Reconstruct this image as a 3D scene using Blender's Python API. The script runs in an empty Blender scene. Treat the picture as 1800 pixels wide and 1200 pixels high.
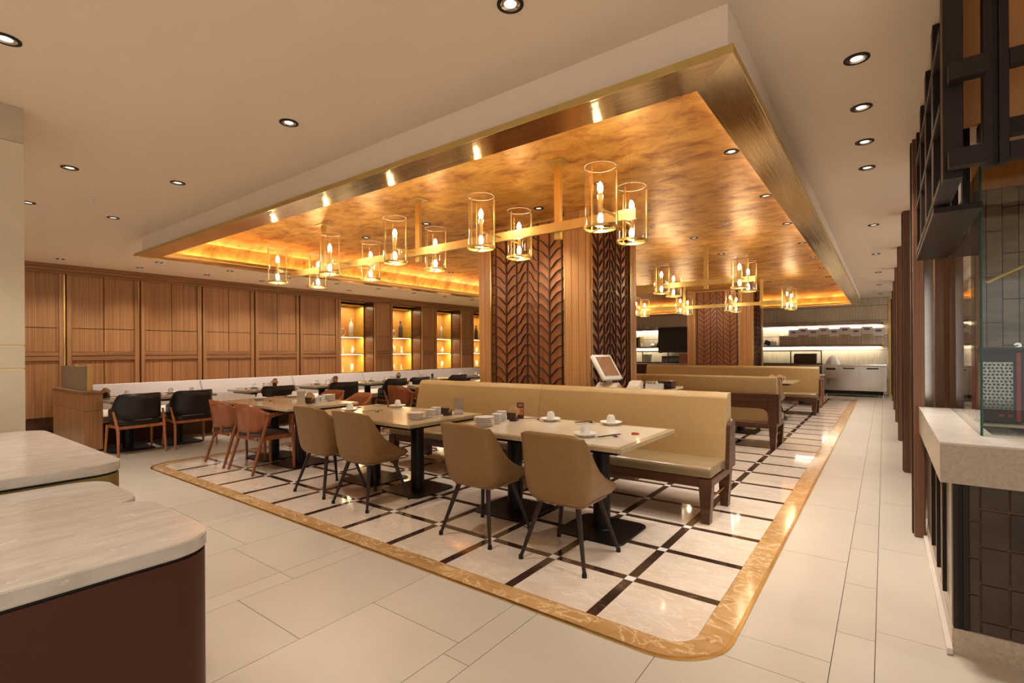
import bpy, bmesh, math, random
from mathutils import Vector, Matrix
random.seed(7)
PI = math.pi
sc = bpy.context.scene
COL = sc.collection

# ------------------------------------------------------------------ camera
CAM_H = 1.38
TH, RO = 0.643376, -0.006
cam = bpy.data.cameras.new('camera'); cam.sensor_width = 36.0
cam.lens = 876.983 / 1800 * 36.0
cam.shift_x = (900 - 896.89) / 1800; cam.shift_y = (617.109 - 600) / 1800
cam.clip_start = 0.05; cam.clip_end = 80
co = bpy.data.objects.new('camera', cam); COL.objects.link(co)
F = Vector((-math.sin(TH), math.cos(TH), 0)); R0 = Vector((math.cos(TH), math.sin(TH), 0)); U0 = Vector((0, 0, 1))
Rv = R0*math.cos(RO) + U0*math.sin(RO); Uv = -R0*math.sin(RO) + U0*math.cos(RO)
mw = Matrix((( Rv.x, Uv.x, -F.x, 0), (Rv.y, Uv.y, -F.y, 0), (Rv.z, Uv.z, -F.z, CAM_H), (0, 0, 0, 1)))
co.matrix_world = mw
sc.camera = co

# ------------------------------------------------------------------ world and exposure
w = bpy.data.worlds.new('world'); sc.world = w; w.use_nodes = True
w.node_tree.nodes['Background'].inputs[0].default_value = (1.0, 0.94, 0.87, 1)
w.node_tree.nodes['Background'].inputs[1].default_value = 0.6
sc.view_settings.view_transform = 'Standard'; sc.view_settings.look = 'None'
sc.view_settings.gamma = 1.0; sc.view_settings.use_curve_mapping = False
sc.view_settings.exposure = 0.93
cy = sc.cycles
cy.use_denoising = True
try:
    cy.denoiser = 'OPENIMAGEDENOISE'
except Exception:
    pass
cy.max_bounces = 8; cy.diffuse_bounces = 4; cy.glossy_bounces = 4; cy.transmission_bounces = 6; cy.transparent_max_bounces = 16
cy.sample_clamp_indirect = 6.0; cy.caustics_reflective = False; cy.caustics_refractive = False
P_DOWN, P_BULB, P_COVE = 52.0, 12.0, 1.0
WARM = (1.0, 0.85, 0.64); NEUT = (1.0, 0.93, 0.85)

# ------------------------------------------------------------------ materials
def nm(name):
    m = bpy.data.materials.new(name); m.use_nodes = True
    nt = m.node_tree; b = nt.nodes['Principled BSDF']
    return m, nt, b
def coords(nt, world=True, scale=(1, 1, 1), rot=(0, 0, 0)):
    mp = nt.nodes.new('ShaderNodeMapping'); mp.inputs['Scale'].default_value = scale; mp.inputs['Rotation'].default_value = rot
    if world:
        g = nt.nodes.new('ShaderNodeNewGeometry'); nt.links.new(g.outputs['Position'], mp.inputs[0])
    else:
        g = nt.nodes.new('ShaderNodeTexCoord'); nt.links.new(g.outputs['Object'], mp.inputs[0])
    return mp.outputs[0]
def noise(nt, vec, scale, detail=4, rough=0.6, dist=0.0):
    n = nt.nodes.new('ShaderNodeTexNoise'); n.inputs['Scale'].default_value = scale; n.inputs['Detail'].default_value = detail
    n.inputs['Roughness'].default_value = rough; n.inputs['Distortion'].default_value = dist
    nt.links.new(vec, n.inputs['Vector']); return n.outputs[0]
def ramp(nt, fac, stops):
    r = nt.nodes.new('ShaderNodeValToRGB'); e = r.color_ramp.elements
    while len(e) < len(stops): e.new(0.5)
    for k, (p, c) in enumerate(stops): e[k].position = p; e[k].color = (*c, 1)
    nt.links.new(fac, r.inputs[0]); return r.outputs[0]
def bump(nt, b, h, strength=0.2, dist=0.01):
    n = nt.nodes.new('ShaderNodeBump'); n.inputs['Strength'].default_value = strength; n.inputs['Distance'].default_value = dist
    nt.links.new(h, n.inputs['Height']); nt.links.new(n.outputs[0], b.inputs['Normal'])
def randval(nt, colout, b, amt=0.10):
    oi = nt.nodes.new('ShaderNodeObjectInfo'); hs = nt.nodes.new('ShaderNodeHueSaturation')
    mr = nt.nodes.new('ShaderNodeMapRange'); mr.inputs[3].default_value = 1-amt; mr.inputs[4].default_value = 1+amt
    nt.links.new(oi.outputs['Random'], mr.inputs[0]); nt.links.new(mr.outputs[0], hs.inputs['Value'])
    nt.links.new(colout, hs.inputs['Color']); nt.links.new(hs.outputs[0], b.inputs['Base Color'])
def plain(name, col, rough=0.5, metal=0.0, var=0.08, sc_=6.0, coat=0.0, bmp=0.0, world=False):
    m, nt, b = nm(name)
    v = coords(nt, world); n = noise(nt, v, sc_, 3)
    c = ramp(nt, n, [(0.3, tuple(x*(1-var) for x in col)), (0.7, tuple(min(1, x*(1+var)) for x in col))])
    nt.links.new(c, b.inputs['Base Color'])
    b.inputs['Roughness'].default_value = rough; b.inputs['Metallic'].default_value = metal
    b.inputs['Coat Weight'].default_value = coat; b.inputs['Coat Roughness'].default_value = 0.12
    if bmp: bump(nt, b, noise(nt, v, 180, 2), bmp, 0.002)
    return m
def woodm(name, a, c, rough=0.42, world=True, axis='z', fine=1.0, rnd=0.08, coat=0.1):
    m, nt, b = nm(name)
    s = {'z': (26*fine, 26*fine, 0.5), 'x': (0.9, 22*fine, 22*fine), 'y': (22*fine, 0.9, 22*fine)}[axis]
    v = coords(nt, world, s); n1 = noise(nt, v, 1.0, 3, 0.65, 0.15)
    mid = tuple((x+y)/2 for x, y in zip(a, c))
    col = ramp(nt, n1, [(0.32, c), (0.5, mid), (0.68, a)])
    randval(nt, col, b, rnd)
    b.inputs['Roughness'].default_value = rough; b.inputs['Coat Weight'].default_value = coat; b.inputs['Coat Roughness'].default_value = 0.25
    return m
def stonem(name, a, c, vein=None, scale=3.0, rough=0.15, rnd=0.06, stretch=(1, 1, 1), coat=0.0, thr=0.5):
    m, nt, b = nm(name)
    v = coords(nt, True, stretch); n1 = noise(nt, v, scale, 6, 0.65, 0.6)
    col = ramp(nt, n1, [(0.33, a), (0.66, c)])
    if vein:
        n2 = noise(nt, v, scale*0.9, 5, 0.6, 1.6)
        f = ramp(nt, n2, [(thr-0.03, (0, 0, 0)), (thr, (1, 1, 1)), (thr+0.03, (0, 0, 0))])
        mx = nt.nodes.new('ShaderNodeMix'); mx.data_type = 'RGBA'
        nt.links.new(f, mx.inputs[0]); nt.links.new(col, mx.inputs[6]); mx.inputs[7].default_value = (*vein, 1)
        col = mx.outputs[2]
    randval(nt, col, b, rnd)
    b.inputs['Roughness'].default_value = rough; b.inputs['Coat Weight'].default_value = coat; b.inputs['Coat Roughness'].default_value = 0.05
    return m
def emis(name, col, s):
    m, nt, b = nm(name); b.inputs['Base Color'].default_value = (*col, 1)
    b.inputs['Emission Color'].default_value = (*col, 1); b.inputs['Emission Strength'].default_value = s; return m
def brushed(name, col, rough, aniso_scale, var=0.12):
    m, nt, b = nm(name)
    v = coords(nt, True, aniso_scale); n = noise(nt, v, 1.0, 2)
    c = ramp(nt, n, [(0.3, tuple(x*(1-var) for x in col)), (0.7, tuple(min(1, x*(1+var)) for x in col))])
    nt.links.new(c, b.inputs['Base Color']); b.inputs['Metallic'].default_value = 1.0; b.inputs['Roughness'].default_value = rough
    n2 = noise(nt, coords(nt, True), 1.3, 1); bump(nt, b, n2, 0.25, 0.02)
    return m
def glassm(name, tint=(1, 1, 1), gloss=0.95, grz=0.75, base=0.085):
    m = bpy.data.materials.new(name); m.use_nodes = True; nt = m.node_tree
    for n in list(nt.nodes):
        if n.type == 'BSDF_PRINCIPLED': nt.nodes.remove(n)
    out = [n for n in nt.nodes if n.type == 'OUTPUT_MATERIAL'][0]
    t = nt.nodes.new('ShaderNodeBsdfTransparent'); t.inputs[0].default_value = (*tint, 1)
    g = nt.nodes.new('ShaderNodeBsdfGlossy'); g.inputs['Roughness'].default_value = 0.015; g.inputs[0].default_value = (gloss, gloss, gloss, 1)
    lw = nt.nodes.new('ShaderNodeLayerWeight'); lw.inputs[0].default_value = 0.5
    pw = nt.nodes.new('ShaderNodeMath'); pw.operation = 'POWER'; pw.inputs[1].default_value = 2.6
    fr = nt.nodes.new('ShaderNodeMath'); fr.operation = 'MULTIPLY_ADD'; fr.inputs[1].default_value = grz; fr.inputs[2].default_value = base
    nt.links.new(lw.outputs['Facing'], pw.inputs[0]); nt.links.new(pw.outputs[0], fr.inputs[0])
    mx = nt.nodes.new('ShaderNodeMixShader')
    nt.links.new(fr.outputs[0], mx.inputs[0]); nt.links.new(t.outputs[0], mx.inputs[1]); nt.links.new(g.outputs[0], mx.inputs[2])
    nt.links.new(mx.outputs[0], out.inputs[0]); return m

M = {}
M['tile'] = stonem('cream_porcelain', (0.50, 0.435, 0.345), (0.55, 0.48, 0.385), scale=1.2, rough=0.30, rnd=0.03)
M['grout'] = plain('grout', (0.06, 0.045, 0.035), 0.9, world=True)
M['field'] = stonem('cream_marble', (0.64, 0.50, 0.375), (0.72, 0.60, 0.475), (0.76, 0.66, 0.55), 3.5, 0.07, 0.06, (1, 2.2, 1))
M['strip'] = stonem('dark_marble', (0.035, 0.018, 0.011), (0.06, 0.032, 0.02), (0.16, 0.09, 0.06), 6, 0.08, 0.15, thr=0.62)
M['inset'] = stonem('white_marble', (0.72, 0.68, 0.63), (0.82, 0.79, 0.75), None, 8, 0.08)
M['border'] = stonem('golden_marble', (0.40, 0.215, 0.075), (0.56, 0.33, 0.14), (0.74, 0.52, 0.28), 4.0, 0.12, 0.08, (1, 1.6, 1))
M['brass'] = plain('brass', (0.72, 0.50, 0.19), 0.28, 1.0)
M['satin_brass'] = plain('satin_brass', (0.66, 0.51, 0.20), 0.42, 1.0)
M['lip'] = brushed('polished_brass_band', (0.62, 0.45, 0.25), 0.10, (40, 40, 1), 0.06)
def lipm(name, axis):
    m, nt, b = nm(name); b.inputs['Base Color'].default_value = (0.80, 0.62, 0.36, 1); b.inputs['Metallic'].default_value = 1; b.inputs['Roughness'].default_value = 0.09
    sc_ = (0.4, 420, 1) if axis == 'x' else (420, 0.4, 1)
    n = noise(nt, coords(nt, True, sc_), 1.0, 1); n2 = noise(nt, coords(nt, True), 2.0, 1)
    ad = nt.nodes.new('ShaderNodeMath'); ad.operation = 'MULTIPLY_ADD'; ad.inputs[1].default_value = 6.0
    nt.links.new(n2, ad.inputs[0]); nt.links.new(n, ad.inputs[2]); bump(nt, b, ad.outputs[0], 0.5, 0.0006); return m
M['lip'] = lipm('polished_brass_band_x', 'x'); M['lip_y'] = lipm('polished_brass_band_y', 'y')
M['ceiling'] = plain('cream_ceiling_paint', (0.88, 0.73, 0.575), 0.85, var=0.01, world=True)
def goldm():
    m, nt, b = nm('gold_leaf_plaster')
    v = coords(nt, True, (1, 1.5, 1)); n = noise(nt, v, 3.4, 9, 0.68, 0.45)
    c = ramp(nt, n, [(0.33, (0.34, 0.12, 0.015)), (0.44, (0.60, 0.265, 0.045)), (0.56, (0.78, 0.41, 0.085)), (0.72, (0.90, 0.54, 0.15))])
    nt.links.new(c, b.inputs['Base Color']); b.inputs['Metallic'].default_value = 0.42
    rr = nt.nodes.new('ShaderNodeMapRange'); nt.links.new(n, rr.inputs[0]); rr.inputs[3].default_value = 0.50; rr.inputs[4].default_value = 0.33
    nt.links.new(rr.outputs[0], b.inputs['Roughness'])
    bump(nt, b, noise(nt, v, 7, 6), 0.25, 0.01); return m
M['gold'] = goldm()
M['gold_paint'] = plain('gold_paint', (0.62, 0.44, 0.10), 0.35, 0.55)
M['wood'] = woodm('walnut_veneer', (0.46, 0.225, 0.082), (0.24, 0.10, 0.032), 0.42, fine=2.2)
M['wood_h'] = woodm('walnut_rail', (0.36, 0.165, 0.058), (0.22, 0.09, 0.030), 0.42, axis='y')
M['wood_x'] = woodm('walnut_cap', (0.33, 0.15, 0.055), (0.20, 0.08, 0.028), 0.42, axis='x')
M['teak'] = woodm('light_teak', (0.56, 0.275, 0.09), (0.42, 0.185, 0.055), 0.38, fine=1.2, rnd=0.02)
M['panel_red'] = woodm('reddish_panel', (0.42, 0.155, 0.042), (0.31, 0.10, 0.026), 0.40, fine=1.5, rnd=0.0)
M['bronze'] = plain('dark_bronze_bar', (0.065, 0.030, 0.020), 0.35, 0.25)
M['darkwood'] = woodm('dark_walnut', (0.125, 0.050, 0.024), (0.060, 0.024, 0.012), 0.35, world=False, axis='x', rnd=0.04)
M['post'] = woodm('post_walnut', (0.20, 0.085, 0.038), (0.115, 0.045, 0.020), 0.4, fine=1.0)
M['chairwood'] = woodm('cherry_wood', (0.36, 0.110, 0.030), (0.23, 0.062, 0.016), 0.32, world=False, fine=0.6, rnd=0.05, coat=0.3)
M['orangewood'] = woodm('orange_beech', (0.48, 0.17, 0.045), (0.34, 0.10, 0.024), 0.32, world=False, fine=0.6, rnd=0.05, coat=0.3)
M['tan'] = plain('tan_leather', (0.265, 0.142, 0.050), 0.34, 0.0, 0.05, 30, 0.15, 0.15)
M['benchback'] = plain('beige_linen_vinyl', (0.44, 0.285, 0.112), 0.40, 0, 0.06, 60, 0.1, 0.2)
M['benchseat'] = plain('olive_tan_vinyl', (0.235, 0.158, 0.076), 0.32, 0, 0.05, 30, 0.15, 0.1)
M['lilac'] = plain('pale_grey_fabric', (0.385, 0.315, 0.28), 0.8, 0, 0.05, 150, 0, 0.2)
M['seatcream'] = plain('cream_vinyl', (0.62, 0.54, 0.40), 0.4)
M['black'] = plain('black_leather', (0.022, 0.017, 0.015), 0.38, 0, 0.05, 30, 0.1, 0.1)
M['brownseat'] = plain('dark_brown_fabric', (0.075, 0.048, 0.042), 0.7, 0, 0.1, 60)
M['metal'] = plain('dark_bronze_metal', (0.045, 0.030, 0.024), 0.36, 0.4)
M['blackmetal'] = plain('black_metal', (0.014, 0.010, 0.008), 0.34, 0.3)
M['rubber'] = plain('black_rubber', (0.012, 0.01, 0.01), 0.6)
M['topwhite'] = stonem('ivory_quartz', (0.76, 0.66, 0.50), (0.82, 0.72, 0.56), None, 40, 0.10, 0.02)
M['topedge'] = stonem('sand_quartz', (0.40, 0.30, 0.155), (0.48, 0.37, 0.21), None, 60, 0.14, 0.02)
M['toptan'] = stonem('tan_quartz', (0.58, 0.45, 0.28), (0.64, 0.51, 0.33), None, 50, 0.10, 0.02)
M['topgrey'] = stonem('greige_quartz', (0.42, 0.35, 0.24), (0.48, 0.40, 0.28), None, 50, 0.12, 0.02)
M['porcelain'] = plain('white_porcelain', (0.88, 0.85, 0.80), 0.12, 0, 0.01)
M['white'] = plain('white_plastic', (0.78, 0.74, 0.66), 0.3, 0, 0.01)
M['cream_plastic'] = plain('cream_plastic', (0.66, 0.56, 0.42), 0.35, 0, 0.02)
M['paper'] = plain('white_card', (0.80, 0.74, 0.66), 0.6, 0, 0.01)
M['beigecard'] = plain('beige_card', (0.62, 0.50, 0.35), 0.6, 0, 0.01)
M['napkin'] = plain('kraft_napkin', (0.62, 0.41, 0.22), 0.8, 0, 0.08, 20)
M['holder'] = plain('dark_brown_box', (0.060, 0.026, 0.014), 0.5)
M['red'] = plain('deep_red', (0.35, 0.015, 0.012), 0.35)
M['menu_red'] = plain('maroon_print', (0.12, 0.012, 0.012), 0.3)
M['orangeprint'] = plain('orange_print', (0.55, 0.20, 0.08), 0.4, var=0.5, sc_=60)
M['steel'] = brushed('stainless_steel', (0.60, 0.56, 0.50), 0.20, (2, 2, 60), 0.05)
M['chrome'] = plain('chrome', (0.75, 0.73, 0.70), 0.08, 1.0)
M['counterstone'] = stonem('travertine_quartz', (0.53, 0.465, 0.39), (0.65, 0.59, 0.51), (0.74, 0.69, 0.62), 7.0, 0.16, 0.02, (3.2, 1.0, 3.2), thr=0.66)
M['barstone'] = stonem('speckled_quartz', (0.42, 0.34, 0.25), (0.52, 0.43, 0.33), (0.66, 0.60, 0.52), 55, 0.22, 0.02, thr=0.67)
M['bartop'] = stonem('bar_top_quartz', (0.60, 0.53, 0.45), (0.68, 0.61, 0.53), None, 6, 0.14, 0.02)
M['brown_panel'] = plain('red_brown_lacquer', (0.072, 0.022, 0.010), 0.45, 0, 0.05, 2)
M['goldpanel'] = plain('olive_gold_panel', (0.30, 0.22, 0.055), 0.38, 0.5)
M['limestone'] = stonem('beige_limestone', (0.60, 0.50, 0.35), (0.66, 0.56, 0.40), None, 1.5, 0.5, 0.03)
M['lime_dark'] = stonem('grey_limestone', (0.45, 0.37, 0.26), (0.55, 0.46, 0.33), None, 3, 0.5, 0.03)
M['backtile'] = stonem('ivory_stick_tile', (0.60, 0.50, 0.34), (0.74, 0.64, 0.48), None, 3.0, 0.22, 0.10, (9, 9, 1))
M['kitchtile'] = stonem('grey_travertine_tile', (0.15, 0.115, 0.08), (0.24, 0.185, 0.13), None, 4, 0.3, 0.15, (1, 1, 6))
M['dark'] = plain('dark_brown_frame', (0.022, 0.012, 0.008), 0.45)
M['darker'] = plain('near_black', (0.012, 0.009, 0.008), 0.5)
M['shelfwood'] = woodm('shelf_wood', (0.12, 0.05, 0.025), (0.07, 0.03, 0.015), 0.4, world=False, axis='x')
M['orange_back'] = woodm('orange_veneer', (0.50, 0.22, 0.06), (0.40, 0.16, 0.04), 0.4, fine=0.5)
M['bartile_dark'] = stonem('dark_brown_glass_tile', (0.055, 0.038, 0.026), (0.085, 0.060, 0.042), None, 5, 0.25, 0.15)
M['bartile_light'] = stonem('pale_side_tile', (0.40, 0.34, 0.27), (0.52, 0.45, 0.37), None, 5, 0.25, 0.12)
M['pinkgrout'] = plain('rose_brown_grout', (0.30, 0.16, 0.11), 0.6)
M['bulb'] = emis('bulb_glow', (1.0, 0.80, 0.50), 60.0)
M['led'] = emis('led_strip', (1.0, 0.78, 0.42), 16.0)
M['cove_led'] = emis('cove_led', (1.0, 0.70, 0.34), 18.0)
M['led_white'] = emis('led_strip_white', (1.0, 0.90, 0.74), 30.0)
M['dl'] = emis('downlight_lens', (1.0, 0.92, 0.80), 0.6)
M['glass'] = glassm('clear_glass', (0.97, 0.96, 0.93))
M['pane'] = glassm('pane_glass', (0.93, 0.95, 0.92), 0.95, 0.6, 0.03)
M['greenedge'] = plain('green_glass_edge', (0.018, 0.10, 0.065), 0.1, 0.0)
M['wovenglass'] = plain('woven_bronze_glass', (0.30, 0.26, 0.17), 0.35, 0.3, 0.3, 120)
M['purple'] = plain('purple_print', (0.06, 0.02, 0.16), 0.5)
M['kraft'] = plain('kraft_carton', (0.56, 0.42, 0.30), 0.7, 0, 0.04)
M['greyvase'] = plain('dark_grey_ceramic', (0.07, 0.075, 0.07), 0.35, 0, 0.2, 30)
M['brownvase'] = plain('black_brown_ceramic', (0.03, 0.02, 0.014), 0.3)
M['beigevase'] = plain('beige_ceramic', (0.62, 0.50, 0.34), 0.4)
M['screen'] = plain('brown_screen', (0.34, 0.19, 0.10), 0.12, 0, 0.15, 12)
M['tv'] = plain('black_gloss_screen', (0.008, 0.006, 0.006), 0.12)
M['mirrorpat'] = plain('perforated_chrome', (0.32, 0.30, 0.27), 0.15, 0.9, 0.6, 90)
M['acrylic'] = glassm('clear_acrylic', (0.96, 0.95, 0.92))
M['yellow'] = plain('yellow_cloth', (0.75, 0.55, 0.08), 0.7)
M['green'] = plain('green_box', (0.03, 0.20, 0.12), 0.5)

for n_ in ('dark', 'darker', 'black', 'blackmetal', 'metal', 'brown_panel', 'bartile_dark', 'darkwood', 'tan', 'rubber'):
    M[n_].node_tree.nodes['Principled BSDF'].inputs['Specular IOR Level'].default_value = 0.28
# ------------------------------------------------------------------ mesh helpers
def link(name, me, mat, parent=None, smooth=True):
    o = bpy.data.objects.new(name, me); COL.objects.link(o)
    if mat is not None and not me.materials:
        for x in (mat if isinstance(mat, (list, tuple)) else [mat]): me.materials.append(M[x])
    if parent is not None: o.parent = parent
    return o
def fin(bm, smooth=True, ang=35):
    me = bpy.data.meshes.new('m'); bmesh.ops.recalc_face_normals(bm, faces=bm.faces); bm.to_mesh(me); bm.free()
    if smooth:
        me.shade_smooth(); me.set_sharp_from_angle(angle=math.radians(ang))
    return me
def smooth(a, b, x):
    t_ = min(1, max(0, (x-a)/(b-a))); return t_*t_*(3-2*t_)
def B(): return bmesh.new()
def box(bm, x0, x1, y0, y1, z0, z1, bev=0.0, seg=1):
    r = bmesh.ops.create_cube(bm, size=1.0); vs = r['verts']
    for v in vs:
        v.co = Vector(((x0+x1)/2 + v.co.x*(x1-x0), (y0+y1)/2 + v.co.y*(y1-y0), (z0+z1)/2 + v.co.z*(z1-z0)))
    if bev > 0:
        es = list({e for v in vs for e in v.link_edges})
        bmesh.ops.bevel(bm, geom=es, offset=bev, segments=seg, profile=0.5, affect='EDGES', clamp_overlap=True)
def cyl(bm, p0, p1, r0, r1=None, n=12, cap=True):
    r1 = r0 if r1 is None else r1
    p0, p1 = Vector(p0), Vector(p1); d = (p1-p0).normalized()
    a = Vector((0, 0, 1)) if abs(d.z) < 0.9 else Vector((1, 0, 0)); u = d.cross(a).normalized(); v = d.cross(u)
    A = [bm.verts.new(p0 + (u*math.cos(t)+v*math.sin(t))*r0) for t in [2*PI*k/n for k in range(n)]]
    C_ = [bm.verts.new(p1 + (u*math.cos(t)+v*math.sin(t))*r1) for t in [2*PI*k/n for k in range(n)]]
    for k in range(n): bm.faces.new((A[k], A[(k+1) % n], C_[(k+1) % n], C_[k]))
    if cap: bm.faces.new(A[::-1]); bm.faces.new(C_)
def lathe(bm, prof, n=20, c=(0, 0, 0), cap0=True, cap1=True):
    rings = []
    for r, z in prof:
        rings.append([bm.verts.new((c[0]+r*math.cos(2*PI*k/n), c[1]+r*math.sin(2*PI*k/n), c[2]+z)) for k in range(n)])
    for a, b in zip(rings, rings[1:]):
        for k in range(n): bm.faces.new((a[k], a[(k+1) % n], b[(k+1) % n], b[k]))
    if cap0: bm.faces.new(rings[0][::-1])
    if cap1: bm.faces.new(rings[-1])
def rrect(x0, x1, y0, y1, r, n=5, corners=(1, 1, 1, 1)):
    pts = []
    for i, (cx, cy_, a0) in enumerate(((x1-r, y1-r, 0), (x0+r, y1-r, PI/2), (x0+r, y0+r, PI), (x1-r, y0+r, 1.5*PI))):
        if corners[i]:
            pts += [(cx+r*math.cos(a0+PI/2*k/n), cy_+r*math.sin(a0+PI/2*k/n)) for k in range(n+1)]
        else:
            pts.append(((x1, x0, x0, x1)[i], (y1, y1, y0, y0)[i]))
    return pts
def prism(bm, pts, z0, z1):
    a = [bm.verts.new((x, y, z0)) for x, y in pts]; b = [bm.verts.new((x, y, z1)) for x, y in pts]
    n = len(pts)
    for k in range(n): bm.faces.new((a[k], a[(k+1) % n], b[(k+1) % n], b[k]))
    bm.faces.new(a[::-1]); bm.faces.new(b)
def prism_y(bm, pts, y0, y1):          # pts in (x,z)
    a = [bm.verts.new((x, y0, z)) for x, z in pts]; b = [bm.verts.new((x, y1, z)) for x, z in pts]
    n = len(pts)
    for k in range(n): bm.faces.new((a[k], a[(k+1) % n], b[(k+1) % n], b[k]))
    bm.faces.new(a[::-1]); bm.faces.new(b)
def prism_x(bm, pts, x0, x1):          # pts in (y,z)
    a = [bm.verts.new((x0, y, z)) for y, z in pts]; b = [bm.verts.new((x1, y, z)) for y, z in pts]
    n = len(pts)
    for k in range(n): bm.faces.new((a[k], a[(k+1) % n], b[(k+1) % n], b[k]))
    bm.faces.new(a[::-1]); bm.faces.new(b)
def grid(bm, rows, closed=False):
    V = [[bm.verts.new(p) for p in r] for r in rows]
    for a, b in zip(V, V[1:]):
        for k in range(len(a)-1): bm.faces.new((a[k], a[k+1], b[k+1], b[k]))
        if closed: bm.faces.new((a[-1], a[0], b[0], b[-1]))
    return V
def bx(name, mat, parent, *a, bev=0.0, seg=1):
    bm = B(); box(bm, *a, bev=bev, seg=seg); return link(name, fin(bm), mat, parent)
def cy_(name, mat, parent, p0, p1, r0, r1=None, n=12):
    bm = B(); cyl(bm, p0, p1, r0, r1, n); return link(name, fin(bm), mat, parent)
def la(name, mat, parent, prof, n=20, c=(0, 0, 0)):
    bm = B(); lathe(bm, prof, n, c); return link(name, fin(bm), mat, parent)
def tag(o, label, cat, group=None):
    o['label'] = label; o['category'] = cat
    if group: o['group'] = group
    return o
def thing(name, label, cat, loc=(0, 0, 0), rz=0.0, group=None):
    o = bpy.data.objects.new(name, None); COL.objects.link(o); o.location = loc; o.rotation_euler = (0, 0, rz)
    o.empty_display_size = 0.1
    return tag(o, label, cat, group)
def struct(name, me, mat):
    o = link(name, me, mat); o['kind'] = 'structure'; return o
KIDS = {}
def kids(o):
    return [c for c in bpy.data.objects if c.parent == o]
def tree(o): return (o, [tree(c) for c in kids(o)])
def dup(t, loc, rz, label, group=None, name=None):
    def rec(t, parent):
        c = t[0].copy(); COL.objects.link(c)
        if parent is not None: c.parent = parent
        for k in t[1]: rec(k, c)
        return c
    c = rec(t, None); c.location = loc; c.rotation_euler = (0, 0, rz); c['label'] = label
    if group: c['group'] = group
    return c
class Proto:
    """First placing moves the source thing, later ones copy it with its parts."""
    def __init__(s, maker): s.maker = maker; s.t = None
    def place(s, loc, rz, label, group=None):
        if s.t is None:
            o = s.maker(); s.t = tree(o); o.location = loc; o.rotation_euler = (0, 0, rz); o['label'] = label
            if group: o['group'] = group
            return o
        return dup(s.t, loc, rz, label, group)
def spot(name, loc, power, size=88, col=NEUT, r=0.05, blend=0.9, parent=None):
    l = bpy.data.lights.new(name, 'SPOT'); l.energy = power; l.spot_size = math.radians(size); l.spot_blend = blend
    l.color = col; l.shadow_soft_size = r
    o = bpy.data.objects.new(name, l); COL.objects.link(o); o.location = loc
    if parent: o.parent = parent
    return o
def point(name, loc, power, col=WARM, r=0.03, parent=None):
    l = bpy.data.lights.new(name, 'POINT'); l.energy = power; l.color = col; l.shadow_soft_size = r
    o = bpy.data.objects.new(name, l); COL.objects.link(o); o.location = loc
    if parent: o.parent = parent
    return o

# ================================================================== FLOOR
ZC = 2.92        # cream ceiling
bm = B(); box(bm, -12.6, 3.0, -9.0, 19.6, -0.10, -0.004)
floor = struct('floor', fin(bm), 'grout')
IX0, IX1, IY0, IY1 = -7.28, -0.57, 2.18, 16.68     # inlaid area
G = 0.0016
tiles = []
def clip_tile(x0, x1, y0, y1):
    """parts of a tile outside the inlaid rectangle"""
    a0, a1, b0, b1 = IX0+0.20, IX1-0.20, IY0+0.20, IY1-0.20
    if x1 <= a0 or x0 >= a1 or y1 <= b0 or y0 >= b1: return [(x0, x1, y0, y1)]
    out = []
    if y0 < b0: out.append((x0, x1, y0, b0)); 
    if y1 > b1: out.append((x0, x1, b1, y1))
    yy0, yy1 = max(y0, b0), min(y1, b1)
    if x0 < a0: out.append((x0, a0, yy0, yy1))
    if x1 > a1: out.append((a1, x1, yy0, yy1))
    return out
xe = []          # column edges: two wide bands and a narrow one
x = -0.195 + 1.425*2
while x > -12.4:
    xe.append((x-0.64, x, 'w')); xe.append((x-1.27, x-0.64, 'w')); xe.append((x-1.425, x-1.27, 'n'))
    x -= 1.425
k = 0
for (a, b, t) in xe:
    k += 1
    a, b = max(a, -12.5), min(b, 2.9)
    if b - a < 0.05: continue
    step = 1.28 if t == 'w' else 0.637
    y = (-3.4 + (0.04 if abs(a+0.825) < .05 else (0.47 if k % 2 else 0.03)) - step) if t == 'w' else -3.4 - 0.06
    off = {True: 0}.get(True)
    if t == 'w':
        ph = {-0.835: 2.60, 0.0: 3.02, -1.465: 1.31, -2.265: 1.74, -2.89: 1.31, -3.69: 1.64, -4.32: 1.73}
        best = min(ph, key=lambda q: abs(q-a)); p = ph[best] if abs(best-a) < 0.2 else (1.31 if k % 2 else 1.74)
        y = p - step*9
    else: y = 1.637 - step*16
    while y < 19.5:
        y0, y1 = max(y, -8.9), min(y+step, 19.5)
        if y1-y0 > 0.02: tiles += clip_tile(a, b, y0, y1)
        y += step
def cam_d(x, y): return -math.sin(TH)*x + math.cos(TH)*y
near, far = [], []
for t in tiles:
    d = cam_d((t[0]+t[1])/2, (t[2]+t[3])/2)
    vis = d > 0.3 and d < 15 and t[0] > -9.6
    (near if vis else far).append((d, t))
near.sort(); far += near[300:]; near = near[:300]
cache = {}
def slab(name, x0, x1, y0, y1, z0, z1, mat, parent, bev=0.0012, g=G):
    key = (round(x1-x0, 3), round(y1-y0, 3), z1-z0, mat)
    if key not in cache:
        bm = B(); hx, hy = (x1-x0)/2-g, (y1-y0)/2-g
        box(bm, -hx, hx, -hy, hy, z0-z1, 0)
        cache[key] = fin(bm, False)
    o = link(name, cache[key], mat, parent); o.location = ((x0+x1)/2, (y0+y1)/2, z1); return o
for d, t in near: slab('tile', *t, -0.006, 0.0, 'tile', floor)
bm = B()
for d, t in far: box(bm, t[0]+G, t[1]-G, t[2]+G, t[3]-G, -0.006, 0.0)
o = link('tile_field', fin(bm, False), 'tile', floor); o['kind'] = 'stuff'

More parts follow.
